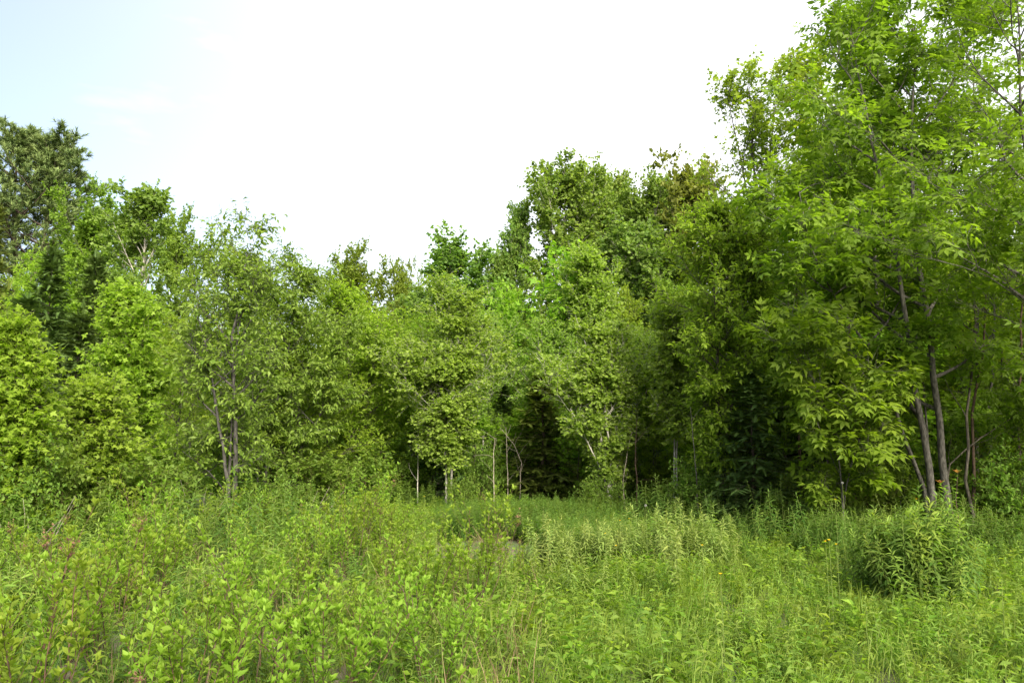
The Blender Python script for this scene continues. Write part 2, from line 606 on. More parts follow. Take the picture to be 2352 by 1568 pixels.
def tree_meshes(name, H, R, leafmat, bark, tpl, size, stems=None, cb=0.2, prof='ovoid', r0=0.06, n1=26, n2=9, n3=5, lpt=6,
                ang=(62, 28), up=0.35, droop=0.25, leaf_up=0.0, tilt=0.5, flat=0.6, tw=0.30, l2=0.42, lean=(0, 0), sizej=0.3, split=True, bsides=5, tintpow=1.0, low=None, fit=False, front=1.0, brad=1.0):
    """returns dict of meshes: trunks, limbs, leaves"""
    if not fit:
        reseed(name)
    if stems is None:
        K = 9
        zz = np.linspace(0, H * 0.97, K)
        sway = np.cumsum(rng.normal(size=(K, 2)) * 0.012 * H, 0) * (zz / H)[:, None]
        P = np.stack([sway[:, 0] + lean[0] * (zz / H) ** 1.3, sway[:, 1] + lean[1] * (zz / H) ** 1.3, zz], 1)
        stems = [(P, r0, 1.0)]
    trunks, gb, gl = [], Geo(), Geo()
    for P0, rr, wgt in stems:
        # resample the stem smoothly
        P0 = np.asarray(P0, float)
        seg = np.concatenate([[0], np.cumsum(np.linalg.norm(np.diff(P0, axis=0), axis=1))])
        ss = np.linspace(0, seg[-1], 14)
        P = np.stack([np.interp(ss, seg, P0[:, k]) for k in range(3)], 1)
        Q = P.copy()
        Q[1:-1] = (P[:-2] + 2 * P[1:-1] + P[2:]) / 4
        P = Q + np.concatenate([[[0, 0, 0]], rng.normal(size=(13, 3)) * rr * 0.22])
        P[0, 2] -= 0.12
        gt = Geo()
        fr = ss / ss[-1]
        rad = rr * (1 - 0.86 * fr ** 0.9) + rr * 0.35 * np.exp(-fr * 22)
        tubes(gt, P[None], rad[None], 8)
        trunks.append(gt)
        zt = P[-1, 2]
        m1 = max(4, int(n1 * wgt))
        c0 = cb * H / max(zt, 1e-3)
        t = c0 + (0.99 - c0) * ((np.arange(m1) + rnd(m1)) / m1) ** 0.9
        pz, tt = along(P[None], t, np.zeros(m1, int))
        tc = np.clip((pz[:, 2] / H - cb) / (1 - cb), 0, 1)
        az = np.arange(m1) * 2.39996 + rng.normal(size=m1) * 0.5 + rnd() * 6.28
        a = np.radians(ang[0] + (ang[1] - ang[0]) * tc + rng.normal(size=m1) * 7)
        rad1 = R * PROF[prof](tc) * (0.55 + 0.65 * rnd(m1)) * (1.0 if wgt >= 1 else 0.8)
        fmask = (np.sin(az) < -.2)
        rad1 *= np.where(fmask, np.maximum(front, .3), 1.0)
        if low is not None:
            rad1 *= np.where(tc < low, 0.55, 1)
        L1 = np.minimum(rad1 / np.maximum(np.sin(a), 0.55), H * .6)
        d = np.stack([np.cos(az) * np.sin(a), np.sin(az) * np.sin(a), np.cos(a)], 1)
        if front < .3:            # most limbs on the open side have been shed
            kp = ~fmask | (rnd(m1) < front * 1.5)
            pz, d, L1, t = pz[kp], d[kp], L1[kp], t[kp]
        P1 = grow(pz, d, L1, 7, up, 0.09)
        rb = np.interp(t, fr, rad) * 0.55
        rb = np.minimum(rb * brad, (0.016 * L1 + 0.004) * brad)
        f7 = np.linspace(0, 1, 7)
        tubes(gb, P1, rb[:, None] * (1 - 0.8 * f7)[None], bsides)
        p2, d2, s2, i2 = spawn(P1, L1, n2, 0.22, 1.0, 46, 9, flat, 0.06 + up * .2)
        L2 = L1[i2] * l2 * (1.15 - 0.75 * s2) * (0.7 + 0.6 * rnd(len(s2)))
        L2 = np.maximum(L2, 0.12 * tw / .3)
        P2 = grow(p2, d2, L2, 4, up * .5, 0.12)
        r2 = np.minimum(rb[i2] * 0.5, 0.010 * L2 + 0.002)
        tubes(gb, P2[:, [0, 1, 3]], r2[:, None] * np.array([1, .75, .25])[None], 3)
        p3, d3, s3, i3 = spawn(P2, L2, n3, 0.15, 1.0, 42, 10, flat, 0.02)
        L3 = tw * (0.5 + rnd(len(s3)))
        P3 = grow(p3, d3, L3, 3, -droop * .3, 0.15)
        r3 = np.full(len(s3), 0.0022)
        if size < .12 or tpl.startswith('ash'):      # twigs of trees near enough to show them
            tubes(gb, P3[:, ::2], r3[:, None] * np.array([1, .4])[None] * (1 + tw), 3)
        n = len(L3)
        idx = np.repeat(np.arange(n), lpt)
        sl = np.tile((np.arange(lpt) + 0.5) / lpt, n) + rng.normal(size=n * lpt) * 0.08
        pl, tl = along(P3, np.clip(sl, 0.05, 1), idx)
        dl = tl * 0.7 + rng.normal(size=pl.shape) * 0.55 + np.array([0, 0, leaf_up - droop])
        sz = size * (1 + sizej * rng.normal(size=len(pl))).clip(0.45, 1.6)
        # per-twig shade plus per-leaf jitter
        ti = np.clip(np.repeat(rnd(n), lpt) * .55 + rnd(n * lpt) * .55 - 0.05, 0, 1) ** tintpow
        leaves(gl, pl, dl, sz, tpl, tilt, ti)
    za, ra = extent(gl)
    if fit:                       # the drawn height is the height of the leaves, not of the stem tip
        for g in trunks + [gb, gl]:
            for v in g.v:
                v[:, 2] *= H / za
        za = H
    return dict(trunks=[g.mesh(name + "_trunk", bark, True) for g in trunks], limbs=gb.mesh(name + "_branches", bark, True),
                leaves=gl.mesh(name + "_crown", leafmat), H=za, R=ra, tris=gl.tris() + gb.tris())


def conifer_meshes(name, H, R, mat, bark, kind='fir', r0=0.07, n1=80, cb=0.06, n2=12, size=0.2, droop=-0.25, prof='cone', n3=0, forks=None):
    reseed(name)
    gl, gb, trunks = Geo(), Geo(), []
    stems = forks or [((0, 0), 1.0)]
    for (ox, oy), hs in stems:
        zz = np.linspace(0, H * hs, 10)
        P = np.stack([ox * np.clip(zz / H * 1.6 - .4, 0, 1) + rng.normal(size=10) * .01 * H * .3, oy * np.clip(zz / H * 1.6 - .4, 0, 1) + rng.normal(size=10) * .003 * H, zz], 1)
        P[0, 2] -= 0.1
        gt = Geo()
        tubes(gt, P[None], (r0 * (1 - 0.93 * zz / zz[-1]))[None], 8)
        trunks.append(gt)
        m1 = int(n1 * hs / (len(stems) ** .4))
        t = cb + (0.985 - cb) * ((np.arange(m1) + rnd(m1)) / m1)
        if kind == 'pine':
            t = cb + (0.985 - cb) * (np.round(((np.arange(m1) + rnd(m1)) / m1) * 13) / 13 + rng.normal(size=m1) * .006).clip(0, 1)
        pz, _ = along(P[None], t, np.zeros(m1, int))
        tcn = (t - cb) / (1 - cb)
        az = np.arange(m1) * 2.39996 + rng.normal(size=m1) * .4
        L1 = R * PROF[prof](tcn) * (0.7 + 0.5 * rnd(m1)) + 0.06
        el = (-0.12 + 0.75 * tcn ** 2) if kind == 'fir' else (0.12 + 0.85 * tcn ** 1.5)
        d = np.stack([np.cos(az), np.sin(az), el + rng.normal(size=m1) * .08], 1)
        P1 = grow(pz, d, L1, 6, droop if kind == 'fir' else 0.5, 0.05)
        tubes(gb, P1, np.minimum(0.012 * L1 + .003, r0 * .5)[:, None] * np.linspace(1, .2, 6)[None], 4)
        p2, d2, s2, i2 = spawn(P1, L1, n2, 0.10, 1.0, 52, 8, 0.25 if kind == 'fir' else 0.8, 0.0 if kind == 'fir' else .15)
        L2 = L1[i2] * (.42 if kind == 'fir' else .36) * (1.1 - 0.8 * s2) * (0.7 + .6 * rnd(len(s2))) + 0.05
        P2 = grow(p2, d2, L2, 3, -0.15 if kind == 'fir' else .35, 0.1)
        tubes(gb, P2[:, ::2], (0.006 * L2 + .002)[:, None] * np.array([1, .3])[None], 3)
        if kind == 'fir':
            PP, LL = np.concatenate([P2]), L2
            k = np.maximum(1, np.round(LL / (size * .8))).astype(int).clip(1, 6)
            idx = np.repeat(np.arange(len(LL)), k)
            off = np.arange(len(idx)) - np.repeat(np.cumsum(k) - k, k)
            s = (off + 0.3) / np.repeat(k, k)
            pl, tl = along(PP, s, idx)
            j = rng.normal(size=pl.shape) * .25
            j[:, 2] *= .4
            leaves(gl, pl, tl + j, size * (.8 + .5 * rnd(len(pl))), 'spray', .25, np.clip(rnd(len(pl)) * .7 + .35 * s2[idx], 0, 1))
            # along the limb itself
            idx = np.repeat(np.arange(m1), 7)
            s = np.tile(np.linspace(.15, .98, 7), m1)
            pl, tl = along(P1, s, idx)
            leaves(gl, pl, tl, size * (.9 + .4 * rnd(len(pl))), 'spray', .2, np.clip(rnd(len(pl)) * .6 + .4 * s, 0, 1))
        else:
            p3, d3, s3, i3 = spawn(P2, L2, n3, 0.2, 1.0, 38, 10, 1, .25)
            L3 = (.16 + .25 * rnd(len(s3)))
            P3 = grow(p3, d3, L3, 3, .4, .1)
            for s in (.5, 1.0):
                pl, tl = along(P3, np.full(len(L3), s), np.arange(len(L3)))
                leaves(gl, pl, tl, size * (.8 + .4 * rnd(len(pl))), 'tuft', .5, np.clip(rnd(len(pl)) * .7 + .3 * (s - .5) * 2, 0, 1))
            pl, tl = along(P2, np.full(len(L2), 1.0), np.arange(len(L2)))
            leaves(gl, pl, tl, size * (.8 + .4 * rnd(len(pl))), 'tuft', .5)
    return dict(trunks=[g.mesh(name + "_trunk", bark, True) for g in trunks], limbs=gb.mesh(name + "_branches", bark, True),
                leaves=gl.mesh(name + "_crown", mat), H=extent(gl)[0], R=extent(gl)[1], tris=gl.tris() + gb.tris())


TRIS = 0


def put_tree(M, name, loc, label, cat="tree", group=None, rz=0.0, scale=(1, 1, 1)):
    loc = (loc[0], loc[1], float(terrain(loc[0], loc[1])) - 0.02)
    r = root(name, loc, label, cat, group, rz, scale)
    for t in M['trunks']:
        part("trunk", t, r)
    part("branches", M['limbs'], r)
    part("crown", M['leaves'], r)
    return r


def place(M, name, vx, d, vtop, label, group=None, hw=None, rz=None, cat="tree", hwz=1.0):
    """copy of a stock tree whose top reaches (vx, vtop) at distance d; hw: half width in picture px"""
    p = at(vx, vtop, d)
    sz = p[2] / M['H']
    sx = sz if hw is None else (hw * 1.28 / F * d) / M['R']
    return put_tree(M, name, (p[0], d), label, cat, group, rnd() * 6.28 if rz is None else rz, (sx, sx, sz))


def stem_pts(pts, d, dd=None, off=(0, 0)):
    """picture polyline to points relative to the tree base"""
    out = []
    for k, (vx, vy) in enumerate(pts):
        dk = d + (0 if dd is None else dd[k])
        out.append(at(vx, vy, dk))
    return np.array(out)


def hero(name, label, base, d, pts_list, vtop, hw, cat="tree", **kw):
    reseed(label)
    bx = at(base, 1100, d)[0]
    H = at(base, vtop, d)[2]
    R = hw / F * d
    stems = []
    for pts, rr, w, dd in pts_list:
        P = stem_pts(pts, d, dd)
        P[:, 0] -= bx
        P[:, 1] -= d
        b = P[0].copy()
        b[2] = 0
        b[:2] *= 0.8
        if P[0, 2] > 0.02:
            P = np.concatenate([[b], P])
        stems.append((P, rr, w))
    M = tree_meshes(name, H, R, stems=stems or None, fit=True, **kw)
    put_tree(M, name, (bx, d), label, cat)
    return M


# ---- stock trees (meshes shared by several trees)
B = dict(tpl='birch', size=.07, leafmat="birch_leaf", bark="birch_bark")
stock_birch = [tree_meshes("birch_%d" % k, 7.0, 1.5, cb=.18, prof='ovoid', r0=.045, n1=40, n2=10, n3=6, lpt=10, ang=(55, 22), up=.35, droop=.35, tw=.26, **B) for k in range(2)]
A = dict(tpl='aspen', size=.14, leafmat="dark_birch_leaf", bark="birch_bark")
stock_tall_birch = [tree_meshes("tall_birch_%d" % k, 14.0, 2.4, cb=.22, prof='round', r0=.10, n1=56, n2=11, n3=6, lpt=9, ang=(58, 26), up=.4, droop=.45, tw=.42, **A) for k in range(2)]
stock_aspen = tree_meshes("aspen", 11.0, 2.3, "aspen_leaf", "aspen_bark", 'aspen', .15, cb=.18, prof='round', r0=.09, n1=44, n2=11, n3=6, lpt=9, tw=.42)
stock_maple = [tree_meshes("maple_%d" % k, 7.0, 2.2, "maple_leaf", "maple_bark", 'leaf', .11, cb=.05, prof='ovoid', r0=.06, n1=34, n2=10, n3=5, lpt=8, ang=(72, 25), up=.3, droop=.35, tw=.32, flat=.35, tilt=.4) for k in range(2)]
stock_far_maple = tree_meshes("far_maple", 14.0, 4.0, "olive_leaf", "maple_bark", 'aspen', .18, cb=.12, prof='round', r0=.14, n1=46, n2=11, n3=7, lpt=13, tw=.62, flat=.4, tilt=.4)
stock_sapling = [tree_meshes("sapling_%d" % k, 4.5, 1.2, "young_maple_leaf", "maple_bark", 'maple', .115, cb=.08, prof='ovoid', r0=.028, n1=22, n2=7, n3=4, lpt=6, ang=(65, 25), up=.3, droop=.4, tw=.24, flat=.3, tilt=.35) for k in range(2)]
stock_pole = [tree_meshes("pole_tree_%d" % k, 9.0, 1.5, "maple_leaf", "maple_bark", 'leaf', .13, cb=.16, prof='column', r0=.045, n1=26, n2=7, n3=5, lpt=7, ang=(68, 25), up=.3, droop=.3, tw=.34, flat=.35, tilt=.35) for k in range(3)]
stock_fir = [conifer_meshes("fir_%d" % k, 6.0, 1.5, "fir_needle", "conifer_bark", n1=120, n2=16, size=.25) for k in range(2)]
stock_light_fir = conifer_meshes("light_fir", 6.0, 1.4, "light_fir_needle", "conifer_bark", n1=110, n2=15, size=.25)
stock_shrub = [tree_meshes("shrub_%d" % k, 1.9, 1.15, "shrub_leaf", "twig_bark", 'shrub', .10, stems=[(np.array([[0, 0, 0], [math.cos(a) * .25, math.sin(a) * .25, .8], [math.cos(a) * .6, math.sin(a) * .6, 1.75 - .3 * (i % 3)]]), .013, .5) for i, a in enumerate(np.arange(6) * 1.05 + k)],
                           cb=.06, prof='round', n1=16, n2=6, n3=4, lpt=4, ang=(66, 34), tw=.18, l2=.5, flat=.5, up=.15) for k in range(3)]

# ---- far skyline
CATT = "tree"
pine = conifer_meshes("white_pine", 20.0, 5.2, "pine_needle", "conifer_bark", kind='pine', r0=.26, n1=104, cb=.20, n2=11, n3=5, size=.31, prof='pine', forks=[((-.6, 0), .985), ((1.0, .4), .96)])
place(pine, "white_pine", 76, 46, 285, "tall grey-green white pine with forked top rising above the trees", hw=185, rz=0.1)
place(stock_light_fir, "balsam_fir", -8, 22, 470, "yellow-green conifer cut by the picture edge in front of the white pine", hw=62)
place(stock_fir[0], "balsam_fir", 122, 24, 575, "dark pointed fir below the white pine", hw=78)
place(stock_fir[1], "balsam_fir", 222, 25, 585, "dark fir between the white pine and the pale-trunked birch", hw=70)
place(stock_fir[1], "balsam_fir", 60, 20, 690, "dark low fir behind the leftmost bright maple", hw=90)
place(stock_fir[0], "balsam_fir", 185, 19, 720, "dark green fir filling the gap between the two bright maples", hw=85)
place(stock_far_maple, "broadleaf_tree", 262, 42, 436, "yellow-green far tree beside the white pine", hw=95)
place(stock_far_maple, "broadleaf_tree", 440, 42, 492, "yellow-green rounded far tree behind the dark cherry", hw=70)
hero("paper_birch", "slim paper birch with exposed pale trunk near the white pine", 318, 30, [([(306, 1000), (308, 800), (318, 690), (332, 590), (338, 500), (340, 440)], .13, 1.0, None)], 430, 95,
     leafmat="aspen_leaf", bark="birch_bark", tpl='aspen', size=.13, cb=.30, prof='round', n1=30, n2=9, n3=6, lpt=8, ang=(48, 20), tw=.4)
place(stock_far_maple, "broadleaf_tree", 835, 48, 570, "far olive-green rounded tree with layered crown at the dip of the skyline", hw=72, rz=1.0)
place(stock_far_maple, "broadleaf_tree", 925, 46, 598, "small far tree crown in the gap left of the aspen clump", hw=40, rz=2.4)
place(stock_aspen, "broadleaf_tree", 938, 36, 652, "silvery green bushy tree below the far skyline gap", hw=60)
bronze = tree_meshes("bronze_tree", 9.0, 2.2, "bronze_leaf", "maple_bark", 'aspen', .15, cb=.10, prof='round', r0=.08, n1=40, n2=9, n3=6, lpt=8, tw=.4)
place(bronze, "broadleaf_tree", 862, 30, 695, "bronze-green small tree below the far rounded crowns", hw=62)
place(stock_aspen, "trembling_aspen", 1062, 33, 548, "broad grey-green aspen standing left of the tall birches", hw=88, rz=.5)
place(stock_aspen, "trembling_aspen", 1135, 34, 560, "grey-green aspen tucked against the tall birches", hw=55, rz=2.2)
place(stock_tall_birch[0], "tall_birch", 1192, 34, 464, "shorter dark birch on the left flank of the tallest birch", hw=48, rz=1)
place(stock_tall_birch[1], "tall_birch", 1285, 34, 366, "tallest dark green birch on the central skyline", hw=92, rz=2)
place(stock_tall_birch[0], "tall_birch", 1362, 36, 382, "dark birch just right of the tallest birch", hw=70, rz=3)
place(stock_tall_birch[1], "tall_birch", 1415, 37, 402, "dark birch with small rounded tip in the central row", hw=70, rz=4.4)
place(stock_tall_birch[0], "tall_birch", 1488, 33, 412, "loose-crowned birch near the bronze tree", hw=80, rz=5)
place(stock_tall_birch[1], "tall_birch", 1530, 34, 405, "dark birch standing directly beside the bronze-tipped tree", hw=75, rz=.4)
hero("leaning_birch", "drooping birch with a leaning white limb under the central skyline", 1545, 27, [([(1535, 900), (1525, 720), (1500, 660), (1455, 600), (1420, 530)], .12, 1.0, None), ([(1535, 900), (1530, 720), (1500, 640), (1490, 560)], .08, .7, None)], 505, 92,
     leafmat="dark_birch_leaf", bark="birch_bark", tpl='aspen', size=.11, cb=.30, prof='round', n1=30, n2=9, n3=6, lpt=9, ang=(60, 30), up=.1, droop=.7, tw=.4)
place(bronze, "broadleaf_tree", 1595, 30, 350, "tall tree with bronze young leaves at its top by the sparse maple", hw=85)
hero("sparse_maple", "tall thin-leaved maple with bare fan of branches against the white sky", 1735, 23, [([(1745, 900), (1740, 560), (1735, 380), (1728, 280), (1715, 170)], .12, 1.0, None), ([(1745, 700), (1720, 420), (1690, 300), (1668, 170)], .08, .7, None), ([(1745, 700), (1765, 400), (1775, 260), (1778, 180)], .08, .6, None)], 142, 105,
     leafmat="maple_leaf", bark="ash_bark", tpl='maple', size=.115, cb=.35, prof='round', n1=22, n2=8, n3=6, lpt=4, ang=(45, 20), tw=.35, up=.25)
hero("pale_ash_tree", "pale green ash on the skyline left of the big ash", 1860, 21, [([(1880, 900), (1872, 500), (1862, 250), (1855, 100)], .10, 1.0, None)], 92, 80,
     leafmat="maple_leaf", bark="ash_bark", tpl='ash5', size=.34, cb=.3, prof='column', n1=30, n2=8, n3=4, lpt=2, ang=(48, 20), tw=.3)

# ---- forest behind: rows that close the view
labels_back = ["slender tree deep in the shaded forest behind the front row"]
k = 0
for d, n, vt0, vt1 in ((27, 13, 690, 800), (38, 11, 700, 820)):
    for i in range(n):
        vx = -150 + (i + rnd() * .8) * 1750 / n
        vt = vt0 + (vt1 - vt0) * rnd()
        M = [stock_maple[0], stock_maple[1], stock_aspen, stock_birch[0], stock_fir[0], stock_maple[0]][int(rnd() * 6)]
        place(M, "forest_tree", vx, d + rnd() * 4, vt, labels_back[0], "trees deep in the forest", hw=(70 + 40 * rnd()))
for d, n in ((16.5, 6), (20, 7), (25, 7)):
    for i in range(n):
        vx = 1640 + (i + rnd() * .8) * 900 / n
        place(stock_pole[int(rnd() * 3)], "pole_tree", vx, d + rnd() * 2.5, 140 + 420 * rnd() if vx > 1900 else 480 + 200 * rnd(), "thin-trunked tree in the shaded wood behind the big ash", "pole trees behind the big ash", hw=95 + 40 * rnd())
for i in range(3):
    place(stock_fir[i % 2], "balsam_fir", [1905, 2065, 2300][i], 15 + i, [900, 840, 880][i], ["small dark fir among thin trunks left of the big ash", "dark fir just behind the two ash trunks", "dark fir near the picture edge behind the big ash"][i], hw=85)

# ---- middle row along the meadow edge
hero("black_cherry", "dark-trunked cherry with several stems at the meadow edge", 535, 13.0,
     [([(540, 1120), (541, 1000), (541, 880), (541, 790), (533, 720), (545, 650), (562, 560), (570, 490)], .052, 1.0, [-.4, -.5, -.5, -.5, -.4, -.3, -.2, -.2]),
      ([(528, 1115), (518, 1040), (506, 940), (494, 860), (484, 760), (470, 690), (450, 640)], .042, .8, [-.6, -.6, -.6, -.6, -.5, -.4, -.3]),
      ([(538, 790), (520, 720), (505, 640), (500, 570), (508, 510)], .030, .7, [0, .1, .2, .3, .3]),
      ([(541, 770), (556, 650), (588, 570), (598, 512)], .028, .7, [-.5, -.3, -.1, 0]),
      ([(522, 1118), (490, 1070), (455, 1035), (420, 1005)], .025, .4, [0, -.2, -.4, -.6])],
     478, 128, leafmat="cherry_leaf", bark="cherry_bark", tpl='cherry', size=.095, cb=.17, prof='vase', front=.10, brad=1.4, n1=28, n2=9, n3=5, lpt=4, ang=(62, 30), up=.35, droop=.55, tw=.3, tilt=.6)
hero("black_cherry", "rounded cherry with slanting reddish stems beside the dark-trunked cherry", 600, 15.4,
     [([(602, 1115), (612, 1040), (635, 900), (660, 760), (680, 640), (690, 570)], .045, 1.0, [0, 0, 0, .1, .2, .2]),
      ([(590, 1115), (600, 1000), (612, 880), (620, 760), (640, 640)], .038, .9, [0, .2, .4, .5, .5]),
      ([(608, 1118), (650, 1060), (720, 960), (760, 850), (770, 720)], .032, .8, [0, -.2, -.3, -.2, 0])],
     560, 118, leafmat="cherry_leaf", bark="cherry_bark", tpl='cherry', size=.095, cb=.2, prof='round', front=.6, n1=28, n2=9, n3=6, lpt=6, ang=(62, 30), up=.3, droop=.5, tw=.3, tilt=.55)
hero("red_maple", "bright leaning maple at the picture edge in front of dark firs", 20, 10.0, [([(5, 1080), (10, 900), (20, 780), (30, 730)], .04, 1.0, None), ([(40, 1080), (50, 950), (60, 850)], .03, .7, None)], 722, 66,
     leafmat="young_maple_leaf", bark="maple_bark", tpl='maple', size=.068, cb=.06, prof='ovoid', n1=34, n2=11, n3=6, lpt=8, ang=(68, 30), flat=.6, tilt=.8, droop=.4, tw=.28)
hero("red_maple", "bright yellow-green maple between the dark firs and the cherry", 312, 13.0, [([(300, 1080), (300, 900), (296, 760), (290, 655)], .05, 1.0, None)], 645, 88,
     leafmat="young_maple_leaf", bark="maple_bark", tpl='maple', size=.075, cb=.06, prof='ovoid', n1=46, n2=11, n3=6, lpt=8, ang=(70, 25), flat=.6, tilt=.8, droop=.4, tw=.3)
hero("red_maple", "low maple with orange-tinged young leaves below the yellow-green maple", 225, 11.2, [([(225, 1080), (226, 950), (222, 860)], .03, 1.0, None)], 860, 72,
     leafmat="maple_leaf", bark="maple_bark", tpl='maple', size=.07, cb=.04, prof='ovoid', n1=34, n2=10, n3=6, lpt=8, ang=(70, 25), flat=.6, tilt=.8, droop=.4, tw=.28)
hero("red_maple", "light green maple sweeping to the ground right of the cherries", 800, 17.5, [([(800, 1090), (805, 900), (800, 760), (790, 665)], .06, 1.0, None), ([(830, 1090), (845, 900), (850, 790)], .04, .8, None)], 650, 122,
     leafmat="young_maple_leaf", bark="maple_bark", tpl='leaf', size=.098, cb=.04, prof='ovoid', n1=36, n2=10, n3=5, lpt=8, ang=(68, 25), flat=.4, droop=.4, tw=.32)
place(stock_maple[0], "red_maple", 700, 16.2, 760, "leafy maple low behind the slanting cherry stems", hw=125, rz=1)
place(stock_maple[1], "red_maple", 420, 16.2, 740, "maple screened by the dark-trunked cherry", hw=110, rz=2)
for q, (vx, d, vt, hw, lab) in enumerate([(560, 17.5, 700, 105, "maple standing behind the dark-trunked cherry"), (760, 19.5, 690, 95, "maple behind the sweeping light green maple"),
                                         (960, 20.5, 730, 80, "maple behind the twin white birch"), (1210, 22, 700, 80, "maple behind the narrow light green maple"), (1430, 20.5, 660, 80, "maple behind the leaning birch clump"), (1560, 17.5, 620, 85, "maple behind the paired pale stems")]):
    place(stock_maple[q % 2], "red_maple", vx, d, vt, lab, hw=hw, rz=q * 1.3)
place(stock_maple[1], "red_maple", 890, 19.0, 830, "yellow-green maple left of the white-stemmed birch", hw=75, rz=3)
hero("white_birch", "twin white-stemmed birch at the centre-left meadow edge", 1030, 17.0,
     [([(1024, 1110), (1026, 1040), (1019, 960), (1012, 920), (995, 860), (985, 800)], .029, .8, [-.7, -.7, -.7, -.7, -.6, -.5]),
      ([(1035, 1110), (1037, 1000), (1038, 900), (1045, 800), (1050, 720), (1055, 660)], .031, 1.0, [-.6, -.7, -.7, -.6, -.4, -.3])],
     640, 132, leafmat="birch_leaf", bark="birch_bark", tpl='birch', size=.068, cb=.24, low=.3, prof='round', front=.29, n1=46, n2=11, n3=7, lpt=10, ang=(60, 25), up=.25, droop=.4, tw=.28)
place(stock_birch[0], "white_birch", 1110, 20, 690, "pale birch crown beside the twin white-stemmed birch", hw=70)
place(stock_sapling[0], "red_maple", 1160, 21, 640, "light green maple top under the dark birches", hw=55)
place(stock_sapling[1], "red_maple", 1290, 20, 560, "narrow light green maple in front of the tallest birch", hw=88, rz=1.4)
hero("white_birch", "slim birch with thin white trunk below the tall dark birches", 1368, 19, [([(1372, 1090), (1372, 960), (1368, 860), (1358, 740), (1352, 640), (1350, 565)], .045, 1.0, None)], 555, 100,
     leafmat="birch_leaf", bark="birch_bark", tpl='birch', size=.075, cb=.2, prof='ovoid', front=.5, n1=44, n2=10, n3=6, lpt=10, ang=(50, 22), up=.3, droop=.4, tw=.3)
hero("white_birch", "many-stemmed leaning birch clump at the centre meadow edge", 1395, 15.5,
     [([(1398, 1090), (1385, 1040), (1378, 960), (1372, 880), (1360, 800), (1340, 740)], .036, .8, [-.5, -.5, -.5, -.5, -.4, -.3]),
      ([(1400, 1090), (1402, 1010), (1392, 950), (1388, 900), (1395, 830), (1400, 770)], .032, .8, [-.5, -.5, -.5, -.5, -.4, -.3]),
      ([(1392, 1090), (1365, 1030), (1335, 960), (1310, 910)], .026, .6, [-.4, -.6, -.7, -.7]),
      ([(1405, 1090), (1430, 1020), (1450, 950), (1455, 880)], .026, .7, [0, .1, .2, .2])],
     735, 122, leafmat="birch_leaf", bark="aspen_bark", tpl='birch', size=.066, cb=.22, low=.3, prof='ovoid', front=.29, n1=34, n2=10, n3=6, lpt=9, ang=(58, 28), droop=.4, tw=.26)
place(stock_birch[1], "white_birch", 1455, 17, 760, "small birch with a reddish stem right of the leaning birch clump", hw=62)
place(stock_birch[0], "white_birch", 1250, 18.2, 730, "leafy young birch between the two pale-stemmed groups", hw=72)
hero("white_birch", "paired thin pale stems before the dark fir", 1550, 14.5,
     [([(1548, 1080), (1550, 1000), (1545, 950), (1542, 860), (1535, 760), (1530, 700)], .026, .9, None), ([(1556, 1080), (1552, 1020), (1560, 940), (1562, 860), (1560, 790)], .022, .7, None)],
     690, 62, leafmat="birch_leaf", bark="birch_bark", tpl='birch', size=.075, cb=.4, prof='round', n1=26, n2=8, n3=5, lpt=7, ang=(55, 28), droop=.4, tw=.24)
place(stock_fir[0], "balsam_fir", 1000, 19.0, 905, "dark fir behind the twin white birch stems", hw=75)
place(stock_light_fir, "balsam_fir", 1245, 17.6, 850, "olive fir with tiered boughs in the centre of the forest edge", hw=80, rz=.7)
place(stock_fir[1], "balsam_fir", 1150, 21, 880, "dark fir in the shade between the twin birch and the olive fir", hw=70)
place(stock_fir[1], "balsam_fir", 1480, 20, 800, "dark fir behind the leaning birch clump", hw=80)
place(stock_fir[0], "balsam_fir", 1722, 12.6, 835, "dark full fir standing left of the ash trunks", hw=88, rz=2.0)
hero("red_maple", "bright green maple leaning out below the sparse tall maple", 1640, 13.2, [([(1655, 1080), (1650, 850), (1640, 640), (1635, 470)], .05, 1.0, None), ([(1660, 1080), (1690, 800), (1710, 600), (1715, 480)], .045, .9, None)], 450, 118,
     leafmat="maple_leaf", bark="maple_bark", tpl='leaf', size=.092, cb=.2, prof='ovoid', n1=42, n2=10, n3=5, lpt=7, ang=(72, 28), flat=.35, tilt=.5, droop=.35, tw=.32)

for q, (vx, d, vt, hw, lab) in enumerate([(955, 18.6, 925, 55, "low bright sapling left of the twin birch stems"), (1090, 18.8, 940, 50, "low bright sapling just right of the twin birch stems"), (1185, 18.9, 930, 55, "low sapling in the dark gap at centre"),
                                         (1325, 17.4, 930, 52, "low sapling between the olive fir and the birch clump"), (1500, 16.4, 920, 55, "low sapling right of the leaning birch clump"), (1610, 14.6, 900, 55, "low sapling left of the dark full fir")]):
    place(stock_sapling[q % 2], "red_maple", vx, d, vt, lab, hw=hw, rz=q * .9)

